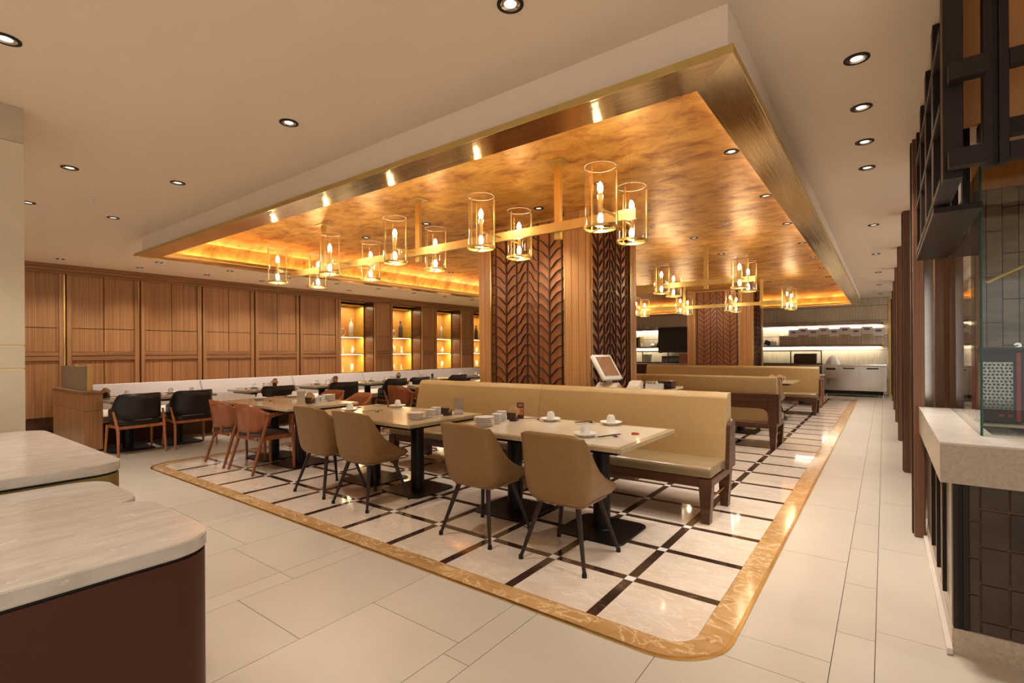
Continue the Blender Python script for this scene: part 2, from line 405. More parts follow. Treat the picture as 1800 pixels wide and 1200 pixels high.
# inlaid marble carpet
Z0, Z1 = 0.0003, 0.004
GX = [-1.234 - 0.5405*k for k in range(11)]; GY = [2.843 + 0.5463*k for k in range(25)]
SW = 0.030     # half strip width
fx = sorted([-7.115] + GX + [-0.725]); fy = sorted([2.335] + GY + [16.52])
bm = B(); prism(bm, rrect(-7.12, -0.72, 2.33, 16.53, 0.02, 2), 0.0001, 0.0012)
link('setting_bed', fin(bm, False), 'grout', floor)
fld, stp, ins = [], [], []
for i in range(len(fx)-1):
    for j in range(len(fy)-1):
        x0 = fx[i] + (SW if i > 0 else 0); x1 = fx[i+1] - (SW if i < len(fx)-2 else 0)
        y0 = fy[j] + (SW if j > 0 else 0); y1 = fy[j+1] - (SW if j < len(fy)-2 else 0)
        fld.append((cam_d((x0+x1)/2, (y0+y1)/2), (x0, x1, y0, y1), i, j))
        if i < len(fx)-2: stp.append((cam_d(fx[i+1], (y0+y1)/2), (fx[i+1]-SW, fx[i+1]+SW, y0, y1)))
        if j < len(fy)-2: stp.append((cam_d((x0+x1)/2, fy[j+1]), (x0, x1, fy[j+1]-SW, fy[j+1]+SW)))
for gx in GX:
    for gy in GY: ins.append((cam_d(gx, gy), (gx-SW, gx+SW, gy-SW, gy+SW)))
def corner_tile(x0, x1, y0, y1, sx, sy, r=0.13):
    idx = {(1, 1): 0, (-1, 1): 1, (-1, -1): 2, (1, -1): 3}[(sx, sy)]
    c = [0, 0, 0, 0]; c[idx] = 1
    bm = B(); prism(bm, rrect(x0+0.001, x1-0.001, y0+0.001, y1-0.001, r, 8, c), Z0, Z1)
    link('marble_tile', fin(bm, False), 'field', floor)
    q = {(1, 1): (x1, y1), (-1, 1): (x0, y1), (-1, -1): (x0, y0), (1, -1): (x1, y0)}[(sx, sy)]
    bm = B(); bx_, by_ = q; pts = [(bx_, by_)]
    ccx, ccy = bx_ - sx*r, by_ - sy*r
    for k in range(9):
        a = PI/2*k/8; pts.append((ccx + sx*r*math.sin(a), ccy + sy*r*math.cos(a)))
    prism(bm, pts, Z0, Z1-0.0003); link('corner_infill', fin(bm, False), 'border', floor)
def place_set(lst, name, mat, limit, sname):
    lst.sort(key=lambda q: q[0]); n = 0; bm = B(); rest = 0
    for q in lst:
        t = q[1]
        if n < limit and q[0] > 0.2: slab(name, *t, Z0, Z1, mat, floor, g=0.0008); n += 1
        else: box(bm, t[0]+.0008, t[1]-.0008, t[2]+.0008, t[3]-.0008, Z0, Z1); rest += 1
    if rest:
        o = link(sname, fin(bm, False), mat, floor); o['kind'] = 'stuff'
    else: bm.free()
cf = []
for q in fld:
    i, j = q[2], q[3]
    if i in (0, len(fx)-2) and j in (0, len(fy)-2):
        corner_tile(*q[1], -1 if i == 0 else 1, -1 if j == 0 else 1)
    else: cf.append(q)
place_set(cf, 'marble_tile', 'field', 290, 'marble_tile_field')
place_set(stp, 'dark_strip', 'strip', 300, 'dark_strip_field')
place_set(ins, 'white_inset', 'inset', 150, 'white_inset_field')
# golden border stones with a rounded outer corner, brass edging
BW = 0.02
def border_run(axis, fixed0, fixed1, cuts):
    for a, b in zip(cuts, cuts[1:]):
        if axis == 'x': slab('border_stone', a, b, fixed0, fixed1, Z0, Z1, 'border', floor, g=0.0008)
        else: slab('border_stone', fixed0, fixed1, a, b, Z0, Z1, 'border', floor, g=0.0008)
ox0, ox1, oy0, oy1 = IX0+BW, IX1-BW, IY0+BW, IY1-BW
CR = 0.30
cutx = [ox0+CR] + [-6.63+0.5405*k+0.03 for k in range(1, 11)] + [ox1-CR]
cutx = [c for c in cutx if ox0+CR <= c <= ox1-CR]
cuty = [oy0+CR] + [2.93+0.5463*k for k in range(0, 25)] + [oy1-CR]
cuty = sorted(c for c in cuty if oy0+CR <= c <= oy1-CR)
border_run('x', oy0, 2.335, cutx); border_run('x', 16.52, oy1, cutx)
border_run('y', -0.725, ox1, cuty); border_run('y', ox0, -7.115, cuty)
for sx, sy in ((1, -1), (1, 1), (-1, -1), (-1, 1)):
    cx, cyy = (ox1 if sx > 0 else ox0), (oy1 if sy > 0 else oy0)
    ix, iy = (-0.725 if sx > 0 else -7.115), (16.52 if sy > 0 else 2.335)
    pts = [(ix, iy), (cx, iy) if False else (ix, iy)][:1]
    arc = [(cx-sx*CR + sx*CR*math.sin(PI/2*k/10), cyy-sy*CR + sy*CR*math.cos(PI/2*k/10)) for k in range(11)]
    pts = [(cx-sx*CR, iy)] + arc + [(ix, cyy-sy*CR), (ix, iy)]
    bm = B(); prism(bm, pts, Z0, Z1); link('border_stone', fin(bm, False), 'border', floor)
def ring_strip(outer, inner, z0, z1):
    bm = B(); n = len(outer)
    a = [bm.verts.new((*p, z1)) for p in outer]; b = [bm.verts.new((*p, z1)) for p in inner]
    c = [bm.verts.new((*p, z0)) for p in outer]; d = [bm.verts.new((*p, z0)) for p in inner]
    for k in range(n):
        m_ = (k+1) % n
        bm.faces.new((a[k], a[m_], b[m_], b[k])); bm.faces.new((c[k], c[m_], a[m_], a[k]))
        bm.faces.new((b[k], b[m_], d[m_], d[k])); bm.faces.new((d[k], d[m_], c[m_], c[k]))
    return fin(bm, False)
link('brass_edging', ring_strip(rrect(IX0, IX1, IY0, IY1, CR+BW, 12), rrect(ox0+0.001, ox1-0.001, oy0+0.001, oy1-0.001, CR, 12), 0.0, 0.0065), 'brass', floor)

# ================================================================== CEILING
HX0, HX1, HY0, HY1 = -7.83, -0.55, 2.36, 17.5      # opening of the tray
bm = B()
for a in ((-12.6, HX0, -9.0, 19.6), (HX1, 3.0, -9.0, 19.6), (HX0, HX1, -9.0, HY0), (HX0, HX1, HY1, 19.6)):
    box(bm, *a, ZC, ZC+0.30)
box(bm, HX0, HX1, HY0, HY1, ZC+0.20, ZC+0.30)
ceiling = struct('ceiling', fin(bm, False), 'ceiling')
bm = B()
for a in ((HX0, HX0+0.04, HY0, HY1), (HX1-0.04, HX1, HY0, HY1), (HX0+.04, HX1-.04, HY0, HY0+0.04), (HX0+.04, HX1-.04, HY1-0.04, HY1)):
    box(bm, *a, 2.685, ZC+0.19)
link('bulkhead', fin(bm, False), 'ceiling', ceiling)
ZL = 2.66; LO = (-7.89, -0.515, 2.29, 17.57); LI = (-7.67, -0.735, 2.53, 17.33)
def lip_seg(pts, name='brass_soffit', mt='lip'):
    bm = B(); prism(bm, pts, ZL, ZL+0.028); link(name, fin(bm, False), mt, ceiling)
def seg_cuts(a, b, n): return [a+(b-a)*k/n for k in range(n+1)]
g = 0.0008
cx = [LO[0], -1.73, LO[1]]                      # front run has one joint seen by the third cylinder
lip_seg([(LO[0], LO[2]), (-4.9, LO[2]), (-4.9, LI[2]), (LI[0], LI[2])])
lip_seg([(-4.9+g, LO[2]), (-1.75, LO[2]), (-1.60, LI[2]), (-4.9+g, LI[2])])
lip_seg([(-1.75+g, LO[2]), (LO[1], LO[2]), (LI[1], LI[2]), (-1.60+g, LI[2])])
lip_seg([(LO[0], LO[3]), (LI[0], LI[3]), (LI[1], LI[3]), (LO[1], LO[3])])
cu = [LO[2], 3.9, 6.2, 8.6, 11.0, 13.4, LO[3]]; ci = [LI[2], 3.9, 6.2, 8.6, 11.0, 13.4, LI[3]]
for k in range(6):
    lip_seg([(LO[1], cu[k]+g), (LO[1], cu[k+1]), (LI[1], ci[k+1]), (LI[1], ci[k]+g)], mt='lip_y')
    lip_seg([(LO[0], cu[k]+g), (LO[0], cu[k+1]), (LI[0], ci[k+1]), (LI[0], ci[k]+g)], mt='lip_y')
# outer edge strip of the lip and the upstand
def rect_ring(o, i, z0, z1):
    O_ = [(o[0], o[2]), (o[1], o[2]), (o[1], o[3]), (o[0], o[3])]; I_ = [(i[0], i[2]), (i[1], i[2]), (i[1], i[3]), (i[0], i[3])]
    return ring_strip(O_, I_, z0, z1)
link('brass_edge', rect_ring((LO[0]-.004, LO[1]+.004, LO[2]-.004, LO[3]+.004), LO, ZL-0.004, ZL+0.034), 'satin_brass', ceiling)
e = 0.006
link('brass_upstand', rect_ring((LI[0]-e, LI[1]+e, LI[2]-e, LI[3]+e), LI, ZL+0.0285, ZL+0.075), 'brass', ceiling)
# LED strip behind the upstand and the curved cove up to the gold ceiling
s0 = 0.02; s1 = 0.05
def R4(o): return [(o[0], o[2]), (o[1], o[2]), (o[1], o[3]), (o[0], o[3])]
link('led_strip', rect_ring((LI[0]-s1, LI[1]+s1, LI[2]-s1, LI[3]+s1), (LI[0]-s0, LI[1]+s0, LI[2]-s0, LI[3]+s0), ZL+0.030, ZL+0.036), 'cove_led', ceiling)
ZG = 3.0
rows = []
for k in range(13):
    a = PI/2*k/12
    off = 0.055 - 0.30*(1-math.cos(a)); z = ZL+0.045 + (ZG-ZL-0.045)*math.sin(a)
    q = (LI[0]-off, LI[1]+off, LI[2]-off, LI[3]+off)
    rows.append([(p[0], p[1], z) for p in R4(q)])
bm = B(); V = grid(bm, rows, True); bm.faces.new(V[-1])
me = fin(bm, True, 50); link('gold_ceiling_panel', me, 'gold', ceiling)

# downlights --------------------------------------------------------
def make_dl():
    t = thing('recessed_downlight', 'x', 'downlight')
    bm = B(); n = 20
    prof_o = [(0.052, 0.0), (0.052, -0.004), (0.040, -0.006), (0.038, 0.0)]
    lathe(bm, prof_o, n, cap0=False, cap1=False); link('trim_ring', fin(bm), 'darker', t)
    bm = B(); lathe(bm, [(0.0385, -0.003), (0.034, -0.0015), (0.025, -0.0008)], n, cap0=False, cap1=False); link('reflector', fin(bm), 'chrome', t)
    bm = B(); lathe(bm, [(0.025, -0.0008), (0.001, -0.0012)], n, cap0=False); link('lens', fin(bm), 'dl', t)
    return t
DL = Proto(make_dl)
ORD = ['nearest', 'second', 'third', 'fourth', 'fifth', 'sixth', 'seventh', 'eighth', 'ninth', 'tenth', 'eleventh']
def dlrow(pts, z, fmt, group, power=P_DOWN, size=88, light=True):
    for k, (x, y) in enumerate(pts):
        o = DL.place((x, y, z), 0, fmt.format(ORD[k]), group)
        o.scale = (1.15, 1.15, 1.3)
        if light: spot('downlight_beam', (x, y, z-0.03), power, size)
gA = 'recessed downlights in the cream ceiling'; gB = 'recessed downlights in the gold ceiling'
dlrow([(-0.11, 3.224), (-0.11, 3.89), (-0.11, 4.55), (-0.11, 5.21), (-0.1, 7.66), (-0.1, 10.02), (-0.09, 12.43), (-0.09, 14.85), (-0.08, 17.3)], ZC,
      'black-rimmed downlight above the right-hand aisle, {} from the camera', gA)
dlrow([(-9.83, 3.2), (-9.84, 4.35), (-9.85, 5.5), (-9.85, 6.65), (-9.85, 7.8), (-9.85, 8.95), (-9.85, 10.1), (-9.85, 11.25)], ZC,
      'downlight beside the brass-edged tray on the banquette side, {} from the camera', gA)
dlrow([(-10.68, 2.1), (-10.68, 3.18), (-10.68, 4.29), (-10.68, 5.38), (-10.68, 6.47), (-10.68, 7.56)], ZC,
      'wall-washing downlight closest to the walnut panel wall, {} from the camera', gA, P_DOWN*0.9, 112)
for (x, y), l in zip([(-1.32, 1.776), (-3.185, 1.79), (-5.10, 1.81), (-6.985, 1.83), (-5.386, 1.122), (-6.952, 1.124), (-3.427, 0.476)],
    ['black-rimmed downlight at the top edge, alone in front of the tray', 'downlight in the open cream ceiling left of the tray, well apart from others',
     'downlight in the cream ceiling, left neighbour of the one nearest the brass tray', 'small far downlight in the cream ceiling near the tray corner',
     'downlight near the limestone pillar, the nearer of two', 'downlight grazing the edge of the limestone pillar', 'big downlight at the left edge above the limestone pillar']):
    DL.place((x, y, ZC), 0, l, gA).scale = (1.15, 1.15, 1.3); spot('downlight_beam', (x, y, ZC-0.03), P_DOWN)
for (x, y) in ((-1.3, -0.3), (-3.4, -1.0), (-6.5, -1.0), (-9.3, 1.0), (0.9, 0.6), (-5.0, -2.4), (-1.3, -2.4), (-11.2, 0.6), (-1.3, -4.6), (-4.8, -4.6), (-8.5, -3.4), (-1.3, -6.8), (-5.0, -6.8), (-8.5, -6.4), (1.2, -2.0), (1.2, -5.0)):
    spot('downlight_beam', (x, y, ZC-0.03), P_DOWN)
dlrow([(-0.99, 4.35), (-0.99, 5.82), (-0.99, 7.27), (-0.99, 8.73), (-0.99, 10.2), (-0.99, 11.7), (-0.99, 13.2), (-0.99, 14.7)], ZG,
      'downlight in the gold ceiling along its right edge, {} from the camera', gB, P_DOWN*0.9)
dlrow([(-2.2, 4.39), (-2.19, 7.36), (-2.19, 8.87), (-2.2, 10.3), (-2.2, 13.2)], ZG,
      'downlight in the gold ceiling over the middle seats, {} from the camera', gB, P_DOWN*0.9)
dlrow([(-3.13, 4.73), (-4.63, 4.42), (-5.86, 4.43), (-7.1, 7.46), (-5.9, 7.4)], ZG,
      'downlight in the gold ceiling left of the first chandelier stem, {} from the pillar', gB, P_DOWN*0.9)
for (x, y), l in zip([(-6.265, 1.485), (-1.62, 6.76), (-2.42, 6.31)], ['small white smoke detector between downlights in the cream ceiling', 'tiny sprinkler head in the gold ceiling over the aisle side', 'tiny sprinkler head in the gold ceiling near the lattice column']):
    t = thing('ceiling_detector', l, 'smoke detector' if 'smoke' in l else 'sprinkler', (x, y, ZC if 'smoke' in l else ZG))
    la('base', 'white', t, [(0.04, 0), (0.04, -0.006), (0.03, -0.012)], 16); la('sensor', 'white', t, [(0.012, -0.012), (0.012, -0.028)], 10)

# ================================================================== LEFT WALL
WX = -11.4
bm = B(); box(bm, WX-1.1, WX-0.90, -9.0, 19.6, 0, ZC)
box(bm, WX-0.9, WX-0.03, -9.0, 7.72, 0, ZC)
for k in range(4):
    y = 8.86+1.78*k; box(bm, WX-0.9, WX-0.03, y, y+0.67 if k < 3 else 19.6, 0, ZC)
    box(bm, WX-0.9, WX-0.03, 7.72+1.78*k, 8.86+1.78*k, 2.74, ZC)
wall = struct('wall_left', fin(bm, False), 'darkwood')
def wbox(name, mat, y0, y1, z0, z1, x0, x1, bev=0.002): return bx(name, mat, wall, WX+x0, WX+x1, y0, y1, z0, z1, bev=bev)
# cornice of three steps
for k, (z0, z1, d) in enumerate(((2.765, 2.805, 0.045), (2.805, 2.86, 0.07), (2.86, 2.92, 0.10))):
    wbox('cornice', 'wood_h', -8.9, 14.8, z0, z1-0.002, -0.03, d, 0.004)
bays = [(2.27-1.085*k-1.0, 2.27-1.085*k) for k in (3, 2, 1, 0)] + [(2.27+1.085*k+0.085, 2.27+1.085*(k+1)) for k in range(5)]
bays = [(2.30+1.085*k, 2.30+1.085*(k+1)) for k in range(-5, 5)]
narrow = [(8.86+1.78*k, 8.86+1.78*k+0.67) for k in range(4)]
def bay(y0, y1, split):
    st = 0.066
    wbox('stile', 'wood', y0+0.02, y0+0.02+st, 0.0, 2.765, -0.03, 0.03); wbox('stile', 'wood', y1-0.02-st, y1-0.02, 0.0, 2.765, -0.03, 0.03)
    a, b = y0+0.02+st, y1-0.02-st
    for z0, z1 in ((1.262, 1.325), (1.345, 1.41)): wbox('rail', 'wood_h', a, b, z0, z1, -0.03, 0.022, 0.004)
    wbox('rail_groove', 'wood_h', a, b, 1.325, 1.345, -0.03, 0.008, 0)
    mid = (a+b)/2
    cols = ((a, mid-0.005), (mid+0.005, b)) if split else ((a, b),)
    for c0, c1 in cols:
        for z0, z1 in ((1.415, 1.820), (1.832, 2.765), (0.30, 1.257)): wbox('panel', 'wood', c0+.001, c1-.001, z0, z1, -0.03, -0.004, 0.0015)
for y0, y1 in bays:
    bay(y0, y1, True)
    wbox('brass_inlay', 'brass', y1-0.012, y1+0.006, 0.3, 2.765, -0.03, -0.015, 0); wbox('shadow_gap', 'dark', y1+0.007, y1+0.019, 0.3, 2.765, -0.03, -0.02, 0)
for y0, y1 in narrow:
    bay(y0-0.0, y1, False)
wbox('skirting', 'dark', -3.4, 8.0, 0, 0.10, 0.03, 0.042, 0.002)
wbox('panel', 'wood', 7.725, 7.80, 0, 2.765, -0.03, 0.02)

# display niches (gold cabinets recessed between the walnut panels)
def vase(name, label, prof, mat, loc, group, n=16, cat='vase'):
    o = la(name, mat, None, prof, n); o.location = loc; tag(o, label, cat, group); return o
PV = {
 'slim': [(0.030, 0), (0.034, 0.01), (0.020, 0.07), (0.016, 0.11), (0.020, 0.165), (0.024, 0.17)],
 'drop': [(0.028, 0), (0.045, 0.05), (0.050, 0.085), (0.030, 0.14), (0.014, 0.17), (0.016, 0.205), (0.019, 0.21)],
 'oval': [(0.030, 0), (0.045, 0.06), (0.048, 0.12), (0.040, 0.19), (0.032, 0.215), (0.034, 0.225)],
 'waist': [(0.045, 0), (0.045, 0.01), (0.028, 0.09), (0.026, 0.12), (0.042, 0.20), (0.050, 0.215)],
 'tall': [(0.060, 0), (0.066, 0.02), (0.064, 0.28), (0.050, 0.35), (0.022, 0.42), (0.020, 0.47), (0.034, 0.475), (0.034, 0.50)],
}
NL = ['leftmost', 'second', 'third', 'fourth']
def ring_vase(loc, label):
    t = thing('ring_vase', label, 'vase', loc, 0, 'vases in the lit niches')
    bm = B(); rows = []
    for k in range(25):
        a = 2*PI*k/24; cyx, cz = 0.058*math.sin(a), 0.115 - 0.10*math.cos(a)
        ring = []
        for j in range(10):
            b = 2*PI*j/10; rr = 0.016
            ring.append((rr*1.4*math.sin(b), cyx + rr*math.cos(b)*math.sin(a), cz - rr*math.cos(b)*math.cos(a)))
        rows.append(ring)
    grid(bm, rows, True); link('ring', fin(bm), 'porcelain', t)
    la('neck', 'porcelain', t, [(0.018, 0.215), (0.012, 0.25), (0.012, 0.29), (0.018, 0.295)], 12)
for k in range(4):
    y0, y1 = 8.05+1.78*k, 8.84+1.78*k; xf = -11.80; xb = -12.18
    t = thing('display_niche', f'gold display cabinet with three lit shelves, {NL[k]} one along the walnut wall', 'display cabinet', (xf, (y0+y1)/2, 0.80), 0, 'gold display cabinets')
    hw = (y1-y0)/2; tk = 0.025; d = xb-xf
    bm = B()
    box(bm, d, 0, -hw, -hw+tk, 0, 1.90); box(bm, d, 0, hw-tk, hw, 0, 1.90); box(bm, d, 0, -hw+tk, hw-tk, 1.875, 1.90); box(bm, d, 0, -hw+tk, hw-tk, 0, 0.03)
    link('carcass', fin(bm), 'gold_paint', t)
    bx('back_panel', 'orange_back', t, d, d+0.012, -hw+tk, hw-tk, 0.03, 1.875)
    for z in (0.515, 0.99):
        s = bx('shelf', 'gold_paint', t, d+0.012, -0.004, -hw+tk, hw-tk, z, z+0.03, bev=0.002)
        bx('led_strip', 'led', s, -0.03, -0.02, -hw+0.05, hw-0.05, z-0.006, z-0.001)
    bx('plinth', 'dark', t, d, -0.01, -hw, hw, -0.80, 0.0)
    X = xf-0.14; zt = [0.80+0.03, 0.80+0.545, 0.80+1.02]
    ca = (y0+y1)/2
    n_ = NL[k]
    combos = [('slim', 'oval', 'slim', 'drop'), ('drop', 'slim', 'oval', 'waist'), ('slim', 'oval', 'slim', 'drop'), ('drop', 'oval', 'oval', 'drop')][k]
    for (pp, (yy, zz), wh) in zip(combos, ((ca-0.22, zt[0]), (ca+0.08, zt[0]), (ca-0.22, zt[1]), (ca+0.10, zt[1])), ('bottom shelf, left side', 'bottom shelf, right side', 'middle shelf, left side', 'middle shelf, right side')):
        vase('vase', f'small white {dict(slim="slim flared", oval="oval", drop="teardrop", waist="waisted")[pp]} vase, {wh} of the {n_} gold niche', PV[pp], 'porcelain', (X, yy, zz), 'vases in the lit niches')
    if k in (0, 1): ring_vase((X, ca-0.20, zt[2]), f'white vase with an open ring body, top shelf of the {n_} gold niche')
    mt, cn = [('porcelain', 'tall white'), ('greyvase', 'tall dark grey'), ('beigevase', 'tall beige'), ('brownvase', 'tall near-black')][k]
    vase('bottle_vase', f'{cn} bottle-shaped vase on the top shelf of the {n_} gold niche', PV['tall'], mt, (X, ca+0.06, zt[2]), 'vases in the lit niches')
    l = bpy.data.lights.new('niche_light', 'AREA'); l.shape = 'RECTANGLE'; l.size = 0.02; l.size_y = 0.6; l.energy = 6.5; l.color = (1, .78, .42)
    for z in (0.80+0.505, 0.80+0.98, 0.80+1.86):  # topmost light is added to brighten the dark top compartment
        lo = bpy.data.objects.new('niche_light', l); COL.objects.link(lo); lo.location = (xf-0.05, ca, z)

# banquette along the wall
def prof_extrude_y(name, mat, parent, prof, y0, y1, bev=0.0):
    bm = B(); prism_y(bm, prof, y0, y1)
    if bev:
        es = [e for e in bm.edges]; bmesh.ops.bevel(bm, geom=es, offset=bev, segments=3, profile=0.5, affect='EDGES', clamp_overlap=True)
    return link(name, fin(bm, True, 50), mat, parent)
cuts = [2.18, 4.06, 5.9, 7.75, 9.6, 11.45, 13.3]
t = thing('wall_banquette', 'long pale lilac-grey upholstered banquette running below the walnut panel wall', 'banquette', (0, 0, 0))
for a, b in zip(cuts, cuts[1:]):
    prof_extrude_y('back_cushion', 'lilac', t, [(-10.26, 0.44), (-10.40, 0.44), (-10.56, 0.44), (-10.56, 0.865), (-10.44, 0.87), (-10.30, 0.62)], a+0.004, b-0.004, 0.018)
    prof_extrude_y('seat_cushion', 'seatcream', t, [(-9.15, 0.36), (-10.30, 0.36), (-10.30, 0.46), (-9.17, 0.46)], a+0.004, b-0.004, 0.015)
bx('base', 'darkwood', t, -10.5, -9.42, 2.2, 13.28, 0.0, 0.35)
bx('shelf_ledge', 'wood_h', t, -11.34, -10.57, 2.2, 7.7, 0.0, 0.72)

# partition at the left with woven glass
t = thing('low_partition', 'walnut half-height partition topped with two woven bronze glass panes and a brass post', 'partition', (-9.45, 2.03, 0))
bx('body', 'wood', t, -0.84, 0.84, -0.10, 0.10, 0.07, 0.60, bev=0.003); bx('upper_body', 'wood', t, -0.84, 0.84, -0.10, 0.10, 0.604, 0.83, bev=0.003)
bx('plinth', 'dark', t, -0.82, 0.82, -0.09, 0.09, 0, 0.07)
bx('cap', 'wood_x', t, -0.85, 0.85, -0.11, 0.11, 0.832, 0.862, bev=0.002)
for a, b in ((-0.80, -0.012), (0.012, 0.64)): bx('glass_pane', 'wovenglass', t, a, b, -0.012, 0.012, 0.865, 1.20)
bx('brass_post', 'brass', t, 0.64, 0.68, -0.03, 0.03, 0.865, 1.235, bev=0.002); bx('brass_divider', 'brass', t, -0.011, 0.011, -0.015, 0.015, 0.865, 1.235)

# ================================================================== BACK WALL
YB = 18.5
bm = B(); box(bm, -12.4, 0.10, YB, YB+0.3, 0, ZC-0.001)
wb = struct('wall_back', fin(bm, False), 'grout')
bm = B(); z = 0.02; r = 0
while z < 2.9:
    x = -11.3 + (0.035 if r % 2 else 0); zz = min(z+0.44, 2.915)
    while x < 0.09:
        dd = random.uniform(0.008, 0.014); box(bm, x+0.001, min(x+0.069, 0.10), YB-dd, YB, z+0.003, zz-0.003); x += 0.07
    z += 0.445; r += 1
o = link('stick_tiles', fin(bm, False), 'backtile', wb); o['kind'] = 'stuff'
o = bx('trim_1', 'brass', None, 0.10, 0.16, YB-0.03, YB+0.3, 0, ZC-0.002); o['kind'] = 'structure'
bm = B(); box(bm, 0.16, 3.0, 19.3, 19.5, 0, ZC-0.001); o = struct('wall_far', fin(bm), 'dark')
for (xa, xb_, z, n_) in ((-3.6, -0.02, 2.14, 'upper shelf on the right part of the tiled back wall'), (-3.6, -0.05, 1.50, 'lower shelf holding the cartons on the tiled back wall'),
                       (-9.0, -6.5, 2.15, 'upper shelf with teapots on the left part of the tiled back wall'), (-9.0, -6.55, 1.50, 'lower shelf with jars on the left part of the tiled back wall')):
    t = thing('wall_shelf', 'dark wood ' + n_, 'shelf', ((xa+xb_)/2, YB-0.17, z), 0, 'dark shelves on the back wall')
    L = (xb_-xa)/2
    bx('board', 'shelfwood', t, -L, L, -0.14, 0.155, -0.02, 0.015, bev=.002); bx('front_lip', 'shelfwood', t, -L, L, -0.14, -0.128, -0.045, -0.021); bx('led_strip', 'led_white', t, -L+.05, L-.05, 0.10, 0.125, -0.027, -0.021); bx('led_strip', 'led_white', t, -L+.05, L-.05, -0.125, -0.105, -0.027, -0.021)  # front led strip is added to light the goods, lip added to hide strips
    for s in (-1, 1): bx('bracket', 'chrome', t, s*(L-0.03)-0.01, s*(L-0.03)+0.01, -0.12, 0.15, -0.035, -0.021)

# carton stacks with printed white lids
def lvl(j, n):
    return 'lowest' if j == 0 else 'topmost' if j == n-1 else ['', 'second up', 'third up', 'fourth up', 'fifth up', 'sixth up', 'seventh up'][j]
def make_lid():
    t = thing('printed_box', 'x', 'box')
    bx('box_body', 'paper', t, -0.135, 0.135, -0.12, 0.12, 0, 0.235, bev=0.003)
    bm = B(); pts = [(0.075*math.cos(2*PI*k/24), 0.15+0.030*math.sin(2*PI*k/24)) for k in range(24)]
    prism_y(bm, pts, -0.1225, -0.1205); e_ = link('logo', fin(bm, False), 'purple', t)
    bm = B()
    for s in (-1, 1):
        prism_y(bm, [(s*0.008, 0.15), (s*0.018, 0.166), (s*0.028, 0.168), (s*0.018, 0.152), (s*0.030, 0.134), (s*0.018, 0.134)], -0.1237, -0.1227)
    link('logo_mark', fin(bm, False), 'paper', e_)
    bx('printed_line', 'kraft', t, -0.08, 0.08, -0.1222, -0.1204, 0.088, 0.096); return t
LIDS = Proto(make_lid)
def make_carton():
    t = thing('carton', 'x', 'carton')
    bx('carton_body', 'kraft', t, -0.134, 0.134, -0.115, 0.115, 0, 0.050, bev=0.003); bx('front_slot', 'holder', t, -0.085, 0.085, -0.1165, -0.114, 0.030, 0.039); return t
CART = Proto(make_carton)
hs = [6, 5, 7, 5, 6, 5, 6, 5, 7, 6]
xs = [-2.60 + 0.274*k for k in range(10)]
for k, x in enumerate(xs):
    z = 1.5155; n = [6, 5, 6, 5, 6, 5, 6, 5, 6, 5][k]
    for j in range(n):
        CART.place((x+random.uniform(-.004, .004), YB-0.17, z), 0, f'kraft carton, {lvl(j, n)} of the {["first","second","third","fourth","fifth","sixth","seventh","eighth","ninth","tenth"][k]} stack from the left, back shelf', 'kraft cartons stacked on the back shelf'); z += 0.0515
    if k > 0:
        o = LIDS.place((x, YB-0.17, z), 0, f'white box with purple oval logo on top of the {["first","second","third","fourth","fifth","sixth","seventh","eighth","ninth","tenth"][k]} carton stack from the left', 'white logo boxes on the carton stacks')
t = thing('small_box', 'small white box on the lower back shelf left of the carton stacks', 'box', (-2.92, YB-0.17, 1.5155)); bx('body', 'white', t, -0.08, 0.08, -0.06, 0.06, 0, 0.11, bev=.004); bx('lid', 'white', t, -0.083, 0.083, -0.063, 0.063, 0.11, 0.125)
t = thing('leaflet_rack', 'green and grey packets leaning at the left end of the carton shelf', 'packets', (-3.25, YB-0.17, 1.5155))
for k, (mt, a) in enumerate((('green', 0.3), ('steel', 0.15), ('darker', 0.4))):
    o = bx('packet', mt, t, -0.09, 0.09, -0.01, 0.01, 0, 0.15); o.location = (k*0.1-0.06, -0.03*k, 0.02); o.rotation_euler = (0, a, 0.2*k)

# stainless counter, glass cases, fridge
t = thing('worktable', 'long stainless worktop counter under the glass cases at the back', 'counter', (-5.4, 17.85, 0))
bx('top', 'steel', t, -3.9, 3.90, -0.40, 0.40, 0.88, 0.92, bev=.004); bx('front', 'darkwood', t, -3.85, 3.85, -0.30, 0.38, 0.08, 0.878)
t = thing('undercounter_fridge', 'two-door stainless undercounter fridge below the tiled back wall', 'fridge', (-0.72, 17.95, 0))
bx('body', 'steel', t, -0.74, 0.76, -0.35, 0.36, 0.17, 0.885, bev=.004); bx('worktop', 'steel', t, -0.76, 0.78, -0.38, 0.38, 0.888, 0.925, bev=.004)
for a, b in ((-0.37, 0.135), (0.155, 0.74)):
    d = bx('door', 'steel', t, a, b, -0.372, -0.352, 0.20, 0.87, bev=.004)
    bx('handle', 'darker', d, (a+b)/2-0.14, (a+b)/2+0.14, -0.378, -0.3725, 0.80, 0.835)
bx('control_panel', 'darker', t, -0.68, -0.44, -0.356, -0.351, 0.77, 0.83); bm = B()
for k in range(6): box(bm, -0.67+k*0.045, -0.64+k*0.045, -0.355, -0.351, 0.28, 0.52)
o = link('vent_grille', fin(bm), 'chrome', t); o['kind'] = 'stuff'
bx('kick_plate', 'darker', t, -0.72, 0.70, -0.30, 0.30, 0.06, 0.168)
for s in (-1, 1):
    for q in (-1, 1): cy_('foot', 'steel', t, (s*0.68, q*0.27, 0), (s*0.68, q*0.27, 0.169), 0.03)
